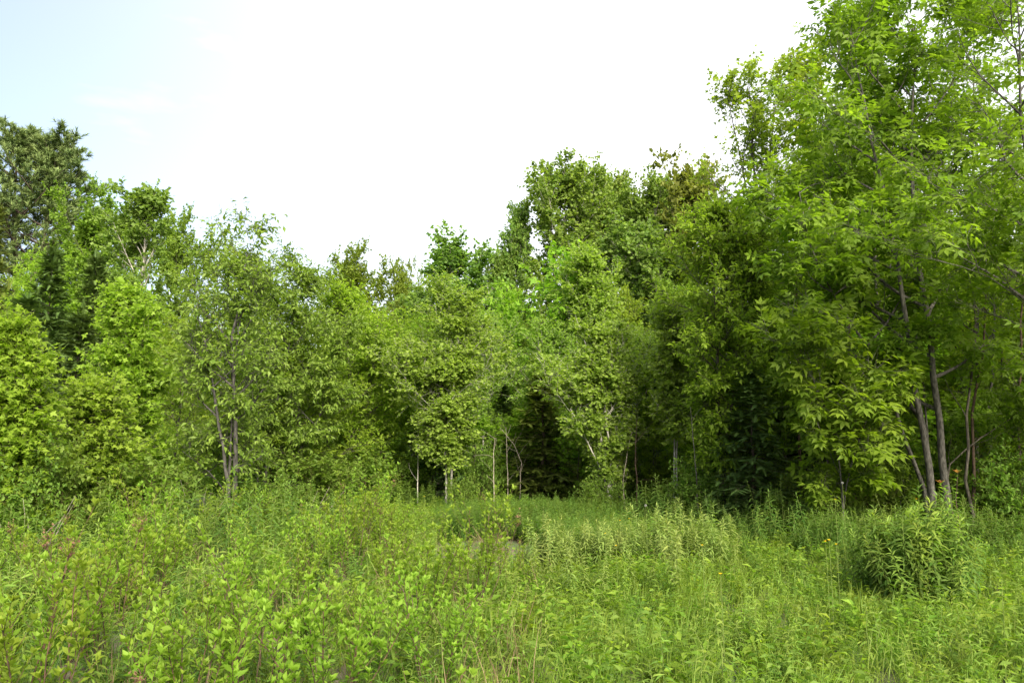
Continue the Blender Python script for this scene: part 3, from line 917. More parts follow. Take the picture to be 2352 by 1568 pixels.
# ---- the big ash on the right and its neighbours
ASH = dict(leafmat="ash_leaf", bark="ash_bark", tpl='ash5', flat=.45, tilt=.4)
hero("white_ash", "big ash with two grey leaning trunks at the wood's edge", 2145, 11.6,
     [([(2140, 1130), (2135, 1060), (2118, 960), (2100, 880), (2092, 780), (2075, 640), (2040, 420), (1990, 200), (1960, 20), (1950, -60)], .058, 1.0, [-.5, -.5, -.6, -.6, -.6, -.6, -.6, -.6, -.6, -.6]),
      ([(2172, 1080), (2160, 980), (2150, 900), (2138, 780), (2122, 640), (2100, 480), (2086, 360), (2085, 240), (2090, 60), (2092, -80)], .062, 1.1, [-.3, -.4, -.5, -.6, -.7, -.7, -.7, -.6, -.4, -.2]),
      ([(2130, 1125), (2105, 1050), (2072, 970), (2060, 920), (2020, 800), (1960, 690), (1900, 590), (1850, 480), (1830, 330)], .040, .9, [0, -.2, -.3, -.3, -.4, -.5, -.5, -.5, -.5]),
      ([(2086, 370), (2060, 300), (2030, 250), (2000, 120), (1990, 0)], .022, .6, [.2, 0, -.1, -.2, -.2])],
     -90, 215, size=.25, cb=.22, prof='column', front=.15, brad=1.7, n1=26, n2=9, n3=5, lpt=2, ang=(64, 28), up=.30, droop=.30, tw=.26, **ASH)
hero("white_ash", "ash reaching in from the picture edge with long bare-stemmed boughs", 2440, 9.8,
     [([(2440, 1150), (2425, 800), (2390, 500), (2350, 300), (2332, 100), (2325, -150)], .060, 1.0, None),
      ([(2400, 560), (2300, 440), (2200, 360), (2080, 290)], .020, .5, [0, -.4, -.7, -1.0]),
      ([(2420, 700), (2280, 560), (2180, 520), (2070, 500)], .018, .5, [0, -.5, -.8, -1.1])],
     -200, 290, size=.21, cb=.22, prof='column', brad=1.6, n1=27, n2=9, n3=4, lpt=2, ang=(68, 28), up=.25, droop=.30, tw=.26, **ASH)
hero("white_ash", "low ash spray with large drooping leaflets in front of the thin trunks", 1905, 11.0,
     [([(1935, 1130), (1925, 1000), (1900, 900), (1860, 800), (1830, 720)], .020, 1.0, [0, 0, -.2, -.4, -.5]), ([(1935, 1130), (1960, 1000), (2000, 880), (2020, 800)], .018, .8, [0, -.1, -.2, -.3])],
     690, 115, size=.25, cb=.22, prof='round', n1=18, n2=7, n3=4, lpt=2, ang=(60, 30), up=.25, droop=.35, tw=.24, **ASH)

for vx, d, vt, hw, lab in ((1850, 15.0, 330, 105, "ash standing behind the big ash on its skyline side"), (2010, 15.0, -40, 150, "tall ash just behind the big ash's forked trunk"), (2240, 14.0, -60, 160, "tall ash behind the long bare-stemmed boughs")):
    hero("white_ash", lab, vx, d, [([(vx, 1100), (vx + 8, 800), (vx - 6, 500), (vx, vt + 60)], .05, 1.0, None)], vt, hw,
         size=.28, cb=.12, prof='ovoid', n1=31, n2=8, n3=5, lpt=2, ang=(66, 28), up=.3, droop=.3, tw=.3, **ASH)

stock_ash_sapling = tree_meshes("ash_sapling", 3.2, 1.0, "ash_leaf", "ash_bark", 'ash5', .24, cb=.08, prof='ovoid', r0=.02, n1=20, n2=6, n3=4, lpt=2, ang=(62, 28), up=.3, droop=.3, tw=.22, flat=.45, tilt=.4)
for q, (vx, d, vt, hw, lab) in enumerate([(2050, 12.4, 880, 62, "young leafy ash sapling left of the ash trunks"), (2225, 12.6, 900, 62, "young leafy ash sapling right of the ash trunks"), (2325, 11.4, 860, 66, "young leafy ash sapling at the picture edge"),
                                         (1960, 13.0, 900, 60, "young leafy ash sapling among the thin trunks"), (1800, 13.6, 820, 66, "young leafy ash sapling beside the dark full fir")]):
    place(stock_ash_sapling, "white_ash", vx, d, vt, lab, hw=hw, rz=q * 1.1)

print("TREES", round(time.time() - T0, 1))

# ------------------------------------------------------------------ shrubs along the forest edge
ED = [(40, 9.8, 1000, 70, "bushy green shrub at the foot of the leftmost bright maple"), (150, 10.6, 985, 75, "leafy shrub below the orange-tinged maple"),
      (330, 11.6, 1010, 90, "broad fine-leaved shrub left of the cherry stems"), (385, 13.2, 1010, 55, "fine-leaved shrub touching the cherry stems"),
      (640, 13.2, 1070, 45, "low yellow-green sapling bush right of the cherry stems"), (720, 15.2, 1010, 70, "shaded shrub beneath the rounded cherry"),
      (800, 16.4, 1020, 70, "shrub below the light green sweeping maple"), (880, 17.2, 1030, 60, "low shrub left of the twin birch"),
      (940, 18.4, 1050, 50, "small shrub in the shade left of the twin birch stems"), (1062, 15.8, 1085, 30, "tangled vine-covered bush at the twin birch base"),
      (1110, 17.2, 1000, 36, "slender yellow-green bush right of the twin birch"), (1185, 18, 1070, 50, "low dark shrub on the shaded forest floor in the centre"),
      (1290, 17.4, 1075, 50, "low shrub under the olive fir"), (1385, 14.4, 1085, 40, "round-leaved shrub at the base of the leaning birch clump"),
      (1478, 16.8, 1040, 50, "twiggy shrub right of the leaning birch clump"), (1600, 13.4, 1040, 55, "dim shrub left of the dark full fir"),
      (1840, 12.4, 1040, 60, "dim shrub right of the dark full fir"), (1990, 12.6, 1030, 60, "dim shrub between the fir and the ash trunks"),
      (2260, 12.0, 1000, 80, "dark shrub right of the ash trunks"), (2350, 11.0, 1010, 70, "dark leafy shrub at the picture edge below the ash boughs"),
      (2080, 13.8, 980, 70, "shaded shrub behind the ash trunks"), (1700, 14.5, 1000, 60, "shaded shrub behind the dark full fir"), (560, 15.6, 1010, 70, "shaded shrub behind the cherry stems"),
      (250, 14.0, 980, 80, "shaded shrub behind the fine-leaved shrub")]
for i, (vx, d, vt, hw, lab) in enumerate(ED):
    M = stock_shrub[i % 3]
    hw *= 1.15
    r = place(M, "shrub", vx, d, vt, lab, hw=hw, cat="shrub")

# dark understorey firs and saplings closing the forest floor behind the edge
for i, vx in enumerate(np.linspace(-60, 1640, 20)):
    place(stock_shrub[i % 3], "forest_shrub", vx + 30 * rnd(), 22 + 5 * rnd(), 930 + 50 * rnd(), "dim understorey shrub deep in the forest behind the edge", "understorey shrubs", hw=90, cat="shrub")
for i, vx in enumerate(np.linspace(1660, 2500, 11)):
    M = [stock_sapling[0], stock_fir[1], stock_maple[1], stock_fir[0]][i % 4]
    place(M, "understorey_tree", vx + 30 * rnd(), 14 + 4 * rnd(), 740 + 160 * rnd(), "dim low tree among thin trunks behind the ash", "understorey trees by the ash", hw=110, cat="tree")


# ------------------------------------------------------------------ thin bare stems in the forest edge
def bare_stem(pts, d, r, mat, label, name="bare_stem", twigs=6, cat="dead stem"):
    P = stem_pts(pts, d)
    b = P[0].copy()
    P = np.concatenate([[[b[0], b[1], 0.0]], P])
    o0 = P[0].copy()
    P = P - o0
    seg = np.concatenate([[0], np.cumsum(np.linalg.norm(np.diff(P, axis=0), axis=1))])
    ss = np.linspace(0, seg[-1], 10)
    P = np.stack([np.interp(ss, seg, P[:, k]) for k in range(3)], 1)
    P[1:] += rng.normal(size=(9, 3)) * r * .5
    g = Geo()
    tubes(g, P[None], (r * np.linspace(1, .35, 10))[None], 6)
    rt = root(name, (o0[0], o0[1], float(terrain(o0[0], o0[1]))), label, cat)
    part("trunk", g.mesh(name, mat, True), rt)
    if twigs:
        p, dd, s, i = spawn(P[None], None, twigs, .35, 1, 50, 12)
        T = grow(p, dd, .25 + .5 * rnd(len(s)), 5, .1, .15)
        g2 = Geo()
        tubes(g2, T, np.full((len(s), 5), r * .3) * np.linspace(1, .3, 5), 4)
        part("twigs", g2.mesh(name + "_twigs", mat, True), rt)


bare_stem([(960, 1090), (961, 1040), (960, 980)], 16.6, .014, "aspen_bark", "thin broken grey stem left of the twin birch", twigs=2)
bare_stem([(1135, 1110), (1133, 1060), (1137, 1010)], 16.4, .013, "dead_wood", "thin pale stem leaning by the yellow-green bush")
bare_stem([(1166, 1100), (1164, 1040), (1162, 980)], 17, .012, "dead_wood", "straight thin pale stem in the dark gap", twigs=3)
bare_stem([(1195, 1095), (1197, 1060), (1180, 1020), (1152, 985)], 17, .012, "dead_wood", "bent dead stem arching in the dark gap", twigs=8)
bare_stem([(1462, 1090), (1458, 1020), (1462, 960)], 15, .018, "red_twig_bark", "reddish upright stem right of the leaning birch clump", twigs=5)
bare_stem([(1432, 1085), (1442, 1030), (1452, 990)], 15, .012, "dead_wood", "thin slanting pale stem beside the reddish stem", twigs=3)
bare_stem([(1600, 1090), (1592, 1010), (1585, 930)], 13, .012, "ash_bark", "thin grey stem at the side of the dark full fir", twigs=3)
for i, (vx, vx2, d) in enumerate([(1840, 1830, 11.0), (1885, 1878, 11.6), (1902, 1908, 10.6), (1958, 1950, 11.2), (2030, 2046, 12), (2222, 2240, 9.2), (2236, 2262, 9.4), (2275, 2282, 11), (2305, 2300, 12), (2340, 2346, 10)]):
    bare_stem([(vx, 1110), (vx, 950), (vx2, 780), (vx2, 600)], d * 1.22, .022 + .01 * rnd(), ["red_twig_bark", "ash_bark", "maple_bark"][i % 3],
              ["thin reddish trunk right of the dark fir", "thin grey trunk second from the dark fir", "thin brown trunk third from the dark fir", "thin reddish trunk left of the ash trunks", "slim grey trunk just left of the ash trunks",
               "pale thin stem right of the ash trunks", "pair-mate pale stem right of the ash trunks", "brown thin trunk well right of the ash trunks", "dark thin trunk near the picture edge", "thin trunk closest to the picture edge"][i], name="sapling_trunk", twigs=7, cat="tree trunk")
bare_stem([(2175, 1075), (2240, 1020), (2330, 960), (2360, 930)], 11.4, .016, "maple_bark", "thin fallen stem slanting up right of the ash trunks", twigs=3)


def dead_bundle(vx, vy, d, n, ln, label, lean=0.3):
    p = at(vx, vy, d)
    g = Geo()
    st = np.zeros((n, 3))
    st[:, :2] = rng.normal(size=(n, 2)) * .05
    di = np.stack([lean + rng.normal(size=n) * .35, rng.normal(size=n) * .3, np.ones(n)], 1)
    T = grow(st, di, ln * (.5 + .6 * rnd(n)), 6, -.05, .1)
    tubes(g, T, np.full((n, 6), .004) * np.linspace(1, .4, 6), 4)
    rt = root("dead_twigs", (p[0], d, 0.0), label, "dead branch")
    part("twig_bundle", g.mesh("dead_twigs", "dead_wood", True), rt)
    rt.location.z = 0


dead_bundle(62, 1140, 9.0, 9, 1.0, "bleached dead branch poking up by the leftmost maple", .25)
dead_bundle(690, 1100, 12.6, 12, 1.0, "grey dead twigs slanting right of the cherry base", .8)
dead_bundle(450, 1110, 11.6, 8, 1.0, "grey dead twigs below the fine-leaved shrub", .4)

# ------------------------------------------------------------------ meadow plants
reseed("meadow")


def goldenrod(H, nl, ll, mat, stemmat="green_stem", drop=0.25, curve=0.1):
    gs, gl = Geo(), Geo()
    K = 6
    az = rnd() * 6.28
    zz = np.linspace(0, 1, K)
    P = np.stack([np.cos(az) * curve * H * zz ** 2, np.sin(az) * curve * H * zz ** 2, H * zz], 1)
    P[1:-1] += rng.normal(size=(K - 2, 3)) * .008
    tubes(gs, P[None], (.0042 * (1 - .7 * zz))[None], 4)
    s = drop + (1 - drop) * (np.arange(nl) + .5) / nl
    s = 1 - (1 - s) ** 1.0
    p, t = along(P[None], s, np.zeros(nl, int))
    a = np.arange(nl) * 2.39996 + rng.normal(size=nl) * .3
    el = np.interp(s, [0, .6, .9, 1], [-.2, .1, .55, 2.0]) + rng.normal(size=nl) * .18
    d = np.stack([np.cos(a), np.sin(a), el], 1)
    size = ll * np.interp(s, [0, .35, .75, 1], [.7, 1.0, .95, .45]) * (.8 + .4 * rnd(nl))
    ti = np.clip(np.interp(s, [0, .6, 1], [.12, .4, .9]) + rng.normal(size=nl) * .15, 0, 1)
    leaves(gl, p, d, size, 'goldenrod', .25, ti)
    return gs.mesh("goldenrod_stem", stemmat, True), gl.mesh("goldenrod_foliage", mat)


def spirea(H, W, nst, nleaf=34, lsize=.051, heads=0):
    gs, gl, gh = [], Geo(), Geo()
    az = np.arange(nst) * 2.39996 + rng.normal(size=nst) * .4
    sp = W * np.sqrt(rnd(nst))
    hh = H * (.65 + .4 * rnd(nst))
    st = np.stack([np.cos(az) * .05, np.sin(az) * .05, np.zeros(nst)], 1)
    di = np.stack([np.cos(az) * sp / hh, np.sin(az) * sp / hh, np.ones(nst)], 1)
    P1 = grow(st, di, hh, 7, .12, .05)
    for k in range(nst):
        g = Geo()
        tubes(g, P1[k:k + 1], (np.full((1, 7), .0048) * np.linspace(1, .5, 7)), 5)
        gs.append(g)
    p2, d2, s2, i2 = spawn(P1, hh, 6, .35, .97, 34, 8, .8, .2)
    L2 = hh[i2] * (.12 + .22 * rnd(len(s2)))
    P2 = grow(p2, d2, L2, 4, .3, .08)
    gb = Geo()
    tubes(gb, P2, np.full((len(s2), 4), .0022) * np.array([1, .9, .7, .5]), 3)
    allP = [(P1, .46, nleaf // 2), (P2, .05, 9)]
    for P, s0, n in allP:
        N = P.shape[0]
        idx = np.repeat(np.arange(N), n)
        s = s0 + (1 - s0) * np.tile((np.arange(n) + .5) / n, N)
        p, t = along(P, s, idx)
        a = np.tile(np.arange(n) * 2.39996, N) + np.repeat(rnd(N) * 6.28, n)
        e = np.stack([np.cos(a), np.sin(a), np.zeros(len(a))], 1)
        d = e * .9 + t * (0.55 + .9 * s[:, None] ** 3) + rng.normal(size=p.shape) * .22
        size = lsize * (.65 + .6 * rnd(len(a)))
        ti = np.clip(.25 + .5 * s ** 2 * rnd(len(a)) + .35 * rnd(len(a)), 0, 1)
        leaves(gl, p, d, size, 'spirea', .4, ti)
        # rosette at each tip
        pt, tt = along(P, np.full(N * 6, .99), np.repeat(np.arange(N), 6))
        a = np.tile(np.arange(6) * 1.05, N)
        d = tt * 1.0 + np.stack([np.cos(a), np.sin(a), np.zeros(len(a))], 1) * .7
        leaves(gl, pt, d, lsize * (.6 + .5 * rnd(len(a))), 'spirea', .4, .6 + .4 * rnd(len(a)))
    hm = []
    if heads:
        for k in range(heads):
            gh = Geo()
            top = P1[k, -1] + np.array([0, 0, .03])
            n = 26
            gh.n = gh.n
            q = top + rng.normal(size=(n, 3)) * np.array([.018, .018, .035])
            leaves(gh, q, rng.normal(size=(n, 3)), np.full(n, .020), 'simple', 1.0)
            T = grow(np.repeat(top[None] - [0, 0, .07], 10, 0), rng.normal(size=(10, 3)) * .5 + [0, 0, 1], np.full(10, .10), 3, 0, .1)
            tubes(gh, T, np.full((10, 3), .0012), 3)
            hm.append(gh.mesh("seed_head", "seed_head"))

    return dict(stems=[g.mesh("spirea_stem", "red_twig_bark" if i % 3 == 0 else "twig_bark", True) for i, g in enumerate(gs)], twigs=gb.mesh("spirea_twigs", "twig_bark", True),
                leaves=gl.mesh("spirea_foliage", "spirea_leaf"), heads=hm, H=H)


def grass_tuft(n, H, W, mat, wid=.009):
    g = Geo()
    az = rnd(n) * 6.28
    st = np.stack([rng.normal(size=n) * W * .4, rng.normal(size=n) * W * .4, np.zeros(n)], 1)
    di = np.stack([np.cos(az) * .35 * rnd(n), np.sin(az) * .35 * rnd(n), np.ones(n)], 1)
    L = H * (.55 + .6 * rnd(n))
    P = grow(st, di, L, 5, 0, .03)
    bend = (np.linspace(0, 1, 5) ** 2.2)[None, :, None] * (L * (.15 + .55 * rnd(n) ** 2))[:, None, None]
    hd = np.stack([np.cos(az), np.sin(az), np.full(n, -.45)], 1)[:, None]
    P = P + hd * bend
    side = norm(np.stack([-np.sin(az + .6), np.cos(az + .6), np.zeros(n)], 1))
    w = wid * (.7 + .6 * rnd(n))[:, None, None] * np.array([.8, 1, .85, .5, .05])[None, :, None]
    Lf, Rt = P - side[:, None] * w / 2, P + side[:, None] * w / 2
    V = np.stack([Lf, Rt], 2)
    b = (np.arange(n) * 10)[:, None] + (np.arange(4) * 2)[None]
    q = np.stack([b, b + 1, b + 3, b + 2], -1).reshape(-1, 4)
    g.add(V, q=q, a=np.repeat(rnd(n), 10))
    return g.mesh("grass_tuft", mat)


def forb(n, H, W, lsize, mat='shrub_leaf'):
    """low broad-leaved plant"""
    g, gs = Geo(), Geo()
    az = rnd(n) * 6.28
    st = np.zeros((n, 3))
    di = np.stack([np.cos(az) * .6 * rnd(n), np.sin(az) * .6 * rnd(n), np.ones(n)], 1)
    P = grow(st, di, H * (.5 + .5 * rnd(n)), 4, 0, .1)
    tubes(g, P, np.full((n, 4), .0016), 3)
    idx = np.repeat(np.arange(n), 5)
    s = np.tile(np.linspace(.35, 1, 5), n)
    p, t = along(P, s, idx)
    a = rnd(len(s)) * 6.28
    leaves(g, p, np.stack([np.cos(a), np.sin(a), .3 + .3 * rng.normal(size=len(s))], 1), lsize * (.6 + .7 * rnd(len(s))), 'leaf', .4)
    return g.mesh("forb", mat)


gr_yellow = [goldenrod(.50 + .06 * (i % 4), 34, .105, "goldenrod_leaf", drop=.2, curve=.05 + .04 * i % .12) for i in range(6)]
gr_tall = [goldenrod(.86 + .06 * (i % 3), 54, .125, "pale_goldenrod_leaf", drop=.28, curve=.05) for i in range(5)]
gr_green = [goldenrod(.72 + .07 * (i % 3), 54, .12, "green_goldenrod_leaf", drop=.15, curve=.06) for i in range(5)]
gr_short = [goldenrod(.26 + .05 * (i % 3), 24, .07, "goldenrod_leaf", drop=.1, curve=.08) for i in range(5)]
sp = [spirea(.92, .42, 9, heads=0), spirea(1.0, .38, 8, heads=3), spirea(.85, .5, 11, heads=0), spirea(.95, .45, 10, heads=1), spirea(1.05, .5, 10, heads=0)]
tuft = [grass_tuft(30, .40, .18, "grass_blade", .007) for i in range(4)]
tuft_d = [grass_tuft(26, .42, .16, "dark_grass_blade") for i in range(3)]
forbs = [forb(9, .30, .2, .055) for i in range(3)] + [forb(8, .34, .2, .07, "spirea_leaf") for i in range(2)]
deadg = [grass_tuft(14, .42, .2, "dead_leaf", .004) for i in range(2)]


def scatter(n, d0, d1, margin=120):
    """random ground points inside the view wedge, even per area"""
    y = np.sqrt(d0 ** 2 + (d1 ** 2 - d0 ** 2) * rnd(n))
    x = (rnd(n) - .5) * 2 * (1176 + margin) / F * y
    return x, y


def vnoise(x, y, f, ph=0.0):
    return (np.sin(x * f + 1.7 * np.sin(y * f * .8 + ph) + ph) * np.sin(y * f * 1.1 + 1.3 * np.sin(x * f * .7 + 2 * ph) + 2.1)) * .5 + .5


def in_view_poly(x, y, z, x0, x1, y0, y1):
    u, v = project(x, y, z)
    return (u > x0) & (u < x1) & (v > y0) & (v < y1)


# edge of the meadow: distance where the forest begins
EDGE_U = np.array([-400, 0, 300, 540, 700, 900, 1030, 1200, 1400, 1560, 1720, 1900, 2150, 2352, 2800])
EDGE_D = np.array([8.5, 9.2, 11.0, 12.8, 14.2, 17.0, 17.2, 18.5, 15.6, 14.0, 12.2, 12.0, 11.6, 10.8, 10.0])


def edge_d(x, y):
    u = 1176 + F * x / y
    return np.interp(u, EDGE_U, EDGE_D)


def gn_scatter(name, meshes, x, y, scale, label, tiltv=.12, cat="meadow plants"):
    """one object of uncountable growth: instances of small plant meshes on points"""
    n = len(x)
    col = bpy.data.collections.new(name + "_kinds")
    for i, me in enumerate(meshes):
        ms = me if isinstance(me, (list, tuple)) else [me]
        if len(ms) > 1:      # stem and foliage welded into one mesh with two materials
            a, b = ms
            va, vb = len(a.vertices), len(b.vertices)
            co = np.zeros((va + vb) * 3, np.float32)
            a.vertices.foreach_get("co", co[:va * 3])
            ca = np.zeros(va * 3, np.float32); a.vertices.foreach_get("co", ca)
            cb_ = np.zeros(vb * 3, np.float32); b.vertices.foreach_get("co", cb_)
            g = Geo()
            ta = np.zeros(va, np.float32); a.attributes["tint"].data.foreach_get("value", ta)
            tb = np.zeros(vb, np.float32); b.attributes["tint"].data.foreach_get("value", tb)
            fa = np.array([p.vertices[:] for p in a.polygons])
            fb = np.array([p.vertices[:] for p in b.polygons])
            g.add(cb_.reshape(-1, 3), t=fb, a=tb)
            g.add(ca.reshape(-1, 3), q=fa, a=ta * 0 + .3)
            me = g.mesh(name + "_kind", b.materials[0].name)
        else:
            me = ms[0]
        ob = bpy.data.objects.new("%s_kind_%02d" % (name, i), me)
        col.objects.link(ob)
    pm = bpy.data.meshes.new(name)
    pm.vertices.add(n)
    z = terrain(x, y) - 0.01
    pm.vertices.foreach_set("co", np.stack([x, y, z], 1).astype(np.float32).ravel())
    rot = np.stack([rng.normal(size=n) * tiltv, rng.normal(size=n) * tiltv, rnd(n) * 6.283], 1)
    at1 = pm.attributes.new("rot", 'FLOAT_VECTOR', 'POINT')
    at1.data.foreach_set("vector", rot.astype(np.float32).ravel())
    at2 = pm.attributes.new("scl", 'FLOAT', 'POINT')
    at2.data.foreach_set("value", np.asarray(scale, np.float32))
    at3 = pm.attributes.new("idx", 'INT', 'POINT')
    at3.data.foreach_set("value", rng.integers(0, len(meshes), n).astype(np.int32))
    o = bpy.data.objects.new(name, pm)
    o["kind"] = "stuff"
    o["label"] = label
    o["category"] = cat
    LINK(o)
    ng = bpy.data.node_groups.new(name + "_scatter", 'GeometryNodeTree')
    ng.interface.new_socket("Geometry", in_out='INPUT', socket_type='NodeSocketGeometry')
    ng.interface.new_socket("Geometry", in_out='OUTPUT', socket_type='NodeSocketGeometry')
    N, Lk = ng.nodes, ng.links
    gi, go = N.new("NodeGroupInput"), N.new("NodeGroupOutput")
    ci = N.new("GeometryNodeCollectionInfo")
    ci.inputs["Collection"].default_value = col
    ci.inputs["Separate Children"].default_value = True
    ci.inputs["Reset Children"].default_value = True
    iop = N.new("GeometryNodeInstanceOnPoints")
    iop.inputs["Pick Instance"].default_value = True

    def na(nm, ty):
        k = N.new("GeometryNodeInputNamedAttribute")
        k.data_type = ty
        k.inputs["Name"].default_value = nm
        return k.outputs["Attribute"]
    Lk.new(gi.outputs[0], iop.inputs["Points"])
    Lk.new(ci.outputs[0], iop.inputs["Instance"])
    Lk.new(na("idx", 'INT'), iop.inputs["Instance Index"])
    Lk.new(na("rot", 'FLOAT_VECTOR'), iop.inputs["Rotation"])
    Lk.new(na("scl", 'FLOAT'), iop.inputs["Scale"])
    Lk.new(iop.outputs[0], go.inputs[0])
    md = o.modifiers.new("scatter", 'NODES')
    md.node_group = ng
    return o


# bare soil patch in the middle of the meadow
PX, PY = ground(1130, 1262, 0.0)


def patch(x, y):
    return ((x - PX) / .85) ** 2 + ((y - PY + .55) / 1.35) ** 2 < .75 + .5 * vnoise(x, y, 5.0, .7)


# -- the wood going on behind the front trees, a single mass of foliage
x, y = scatter(170, 26, 62, 500)
x2, y2 = rnd(150) * 20 + 6, rnd(150) * 18 + 10  # the wood carried on out of view at right, added to shade its interior
o2 = (x2 > y2 * .70 + 1.0) | ((x2 > y2 * .36) & (y2 > 17))
x, y = np.concatenate([x, x2[o2]]), np.concatenate([y, y2[o2]])
gn_scatter("distant_wood", [m['leaves'] for m in stock_maple] + [stock_fir[0]['leaves']], x, y, (.55 + .5 * rnd(len(x))), "dim mass of woodland going on behind the front trees and out of view at right", .03, "woodland")

# -- grass everywhere
x, y = scatter(7500, 1.9, 19)
ok = (y < edge_d(x, y) + 1.2) & ~patch(x, y)
x, y = x[ok], y[ok]
u, v = project(x, y, .3)
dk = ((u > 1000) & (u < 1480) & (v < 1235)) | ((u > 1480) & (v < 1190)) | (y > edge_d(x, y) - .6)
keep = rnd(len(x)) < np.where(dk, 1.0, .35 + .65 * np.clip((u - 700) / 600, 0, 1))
hs = .45 + .5 * rnd(len(x))
hs *= np.where(dk, 1.1, 1.0) * np.where(y < 4, .8, 1)
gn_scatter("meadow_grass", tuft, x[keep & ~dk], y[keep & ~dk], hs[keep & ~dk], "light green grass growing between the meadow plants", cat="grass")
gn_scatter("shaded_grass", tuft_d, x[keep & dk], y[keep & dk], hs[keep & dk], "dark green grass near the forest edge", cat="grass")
# -- broad-leaved low growth
x, y = scatter(6000, 1.9, 17)
ok = (y < edge_d(x, y) + .5) & ~patch(x, y) & ((project(x, y, .3)[0] > 900) | (rnd(len(x)) < .35))
gn_scatter("low_forbs", forbs, x[ok], y[ok], (.6 + .6 * rnd(len(x)))[ok], "low broad-leaved weeds under the taller meadow plants", cat="weeds")
x, y = scatter(900, 1.9, 14)
ok = (y < edge_d(x, y)) & (project(x, y, .3)[0] < 1250)
gn_scatter("dry_stalks", deadg, x[ok], y[ok], (.6 + .7 * rnd(len(x)))[ok], "dry brown grass stalks among the shrubs", tiltv=.4, cat="dry grass")
x, y = PX + rng.normal(size=60) * .6, PY - .4 + rng.normal(size=60) * .8
gn_scatter("patch_litter", deadg + tuft[:2] + forbs[:1], x, y, .25 + .3 * rnd(60), "short dry litter on the bare soil patch", tiltv=.6, cat="litter")

# -- goldenrod: the largest as single plants, the rest as growth
GP = []      # kind, x, y, scale


def add_gr(kind, x, y, s):
    for a, b, c in zip(x, y, s):
        GP.append((kind, float(a), float(b), float(c)))


x, y = scatter(12500, 1.9, 17)
u, v = project(x, y, .5)
E = edge_d(x, y)
ok = (y < E + .3) & ~patch(x, y)
left = 1 - 1 / (1 + np.exp(-(u - 950) / 130))
pr = np.where(u < 950, .34, .85) * (.35 + .9 * vnoise(x, y, 1.3, .4))
ok &= rnd(len(x)) < pr
mound = vnoise(x, y, 1.9, 1.1)
x, y, u, v, E, mound = x[ok], y[ok], u[ok], v[ok], E[ok], mound[ok]
tall_zone = (u > 1215) & (u < 1690) & (v > 1165) & (v < 1275)
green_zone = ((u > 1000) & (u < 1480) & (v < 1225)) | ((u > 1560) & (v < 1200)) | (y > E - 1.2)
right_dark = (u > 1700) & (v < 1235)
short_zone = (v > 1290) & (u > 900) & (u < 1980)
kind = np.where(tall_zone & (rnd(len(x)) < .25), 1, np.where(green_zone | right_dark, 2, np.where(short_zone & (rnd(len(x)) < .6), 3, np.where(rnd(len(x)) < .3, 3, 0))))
s = (.75 + .45 * rnd(len(x))) * (.72 + .55 * mound)
s = np.where(kind == 1, s * .95, s)
s = np.where(green_zone & (u < 1480) & (u > 1000), .62 + .1 * rnd(len(x)), s)
s = np.where(right_dark & ~green_zone, s * .62, s)
s = np.where((u > 1480) & green_zone, s * .75, s)
s = np.where(u > 920, s * np.where(kind == 2, .70, .66), s)
s = np.where((u < 900) & (y < 7), s * .78, s)
kind = np.where((u < 900) & (kind == 0) & (rnd(len(x)) < .5), 2, kind)
s = np.where((u < 900) & (kind == 2) & (y < 9), s * .72, s)
[GP.append((int(k), float(a), float(b), float(c))) for k, a, b, c in zip(kind, x, y, s)]
for k in range(900):
    a, b = 1035 + 400 * rnd(), 9.6 + 5.0 * rnd()
    gx = (a - 1176) / F * b
    if b < edge_d(gx, b):
        GP.append((2, gx, b, .56 + .12 * rnd()))
GP = [g for g in GP if not (g[2] < 4.4 and project(g[1], g[2], .4)[0] < 880 and rng.random() < .6)]
GR = [gr_yellow, gr_tall, gr_green, gr_short]
CC = [(*ground(a, b, 0.0), r) for a, b, r in ((2115, 1415, .80), (1900, 1300, .72), (1800, 1265, .8), (1960, 1335, .4), (1520, 1228, .85), (1640, 1248, .7), (1440, 1318, .5), (1350, 1322, .5), (1535, 1318, .5), (1620, 1322, .5), (2180, 1280, .6), (2050, 1286, .6))]
GP = [g for g in GP if not patch(g[1], g[2]) and all((g[1] - cx) ** 2 + ((g[2] - cy + .15) / 1.2) ** 2 > r * r for cx, cy, r in CC)]
size = np.array([g[3] * [.58, .92, .79, .31][g[0]] / g[2] for g in GP])
uu = np.array([project(g[1], g[2], .5) for g in GP])
vis = (uu[:, 0] > 0) & (uu[:, 0] < 2352) & (uu[:, 1] < 1600) & (np.array([g[2] for g in GP]) > 2.4)
order = np.argsort(-(size * vis))
single = set(order[:240].tolist())
NAMES = ["young yellow-green goldenrod stalk", "tall pale goldenrod stalk", "dark green goldenrod stalk", "short goldenrod shoot"]


MARKS = [(150, "below the white pine"), (380, "below the yellow-green maple"), (620, "below the dark cherry"), (850, "below the sweeping maple"), (1130, "below the twin birch"), (1320, "below the olive fir"),
         (1480, "below the birch clump"), (1640, "below paired pale stems"), (1850, "below the dark fir"), (2050, "left of big clump"), (2240, "by the big clump"), (9999, "right of big clump")]


def where(u, v):
    h = "at the bottom edge" if v > 1450 else "in the near meadow" if v > 1330 else "in the middle meadow" if v > 1230 else "far out in the meadow"
    return h + " " + next(m for q, m in MARKS if u < q)


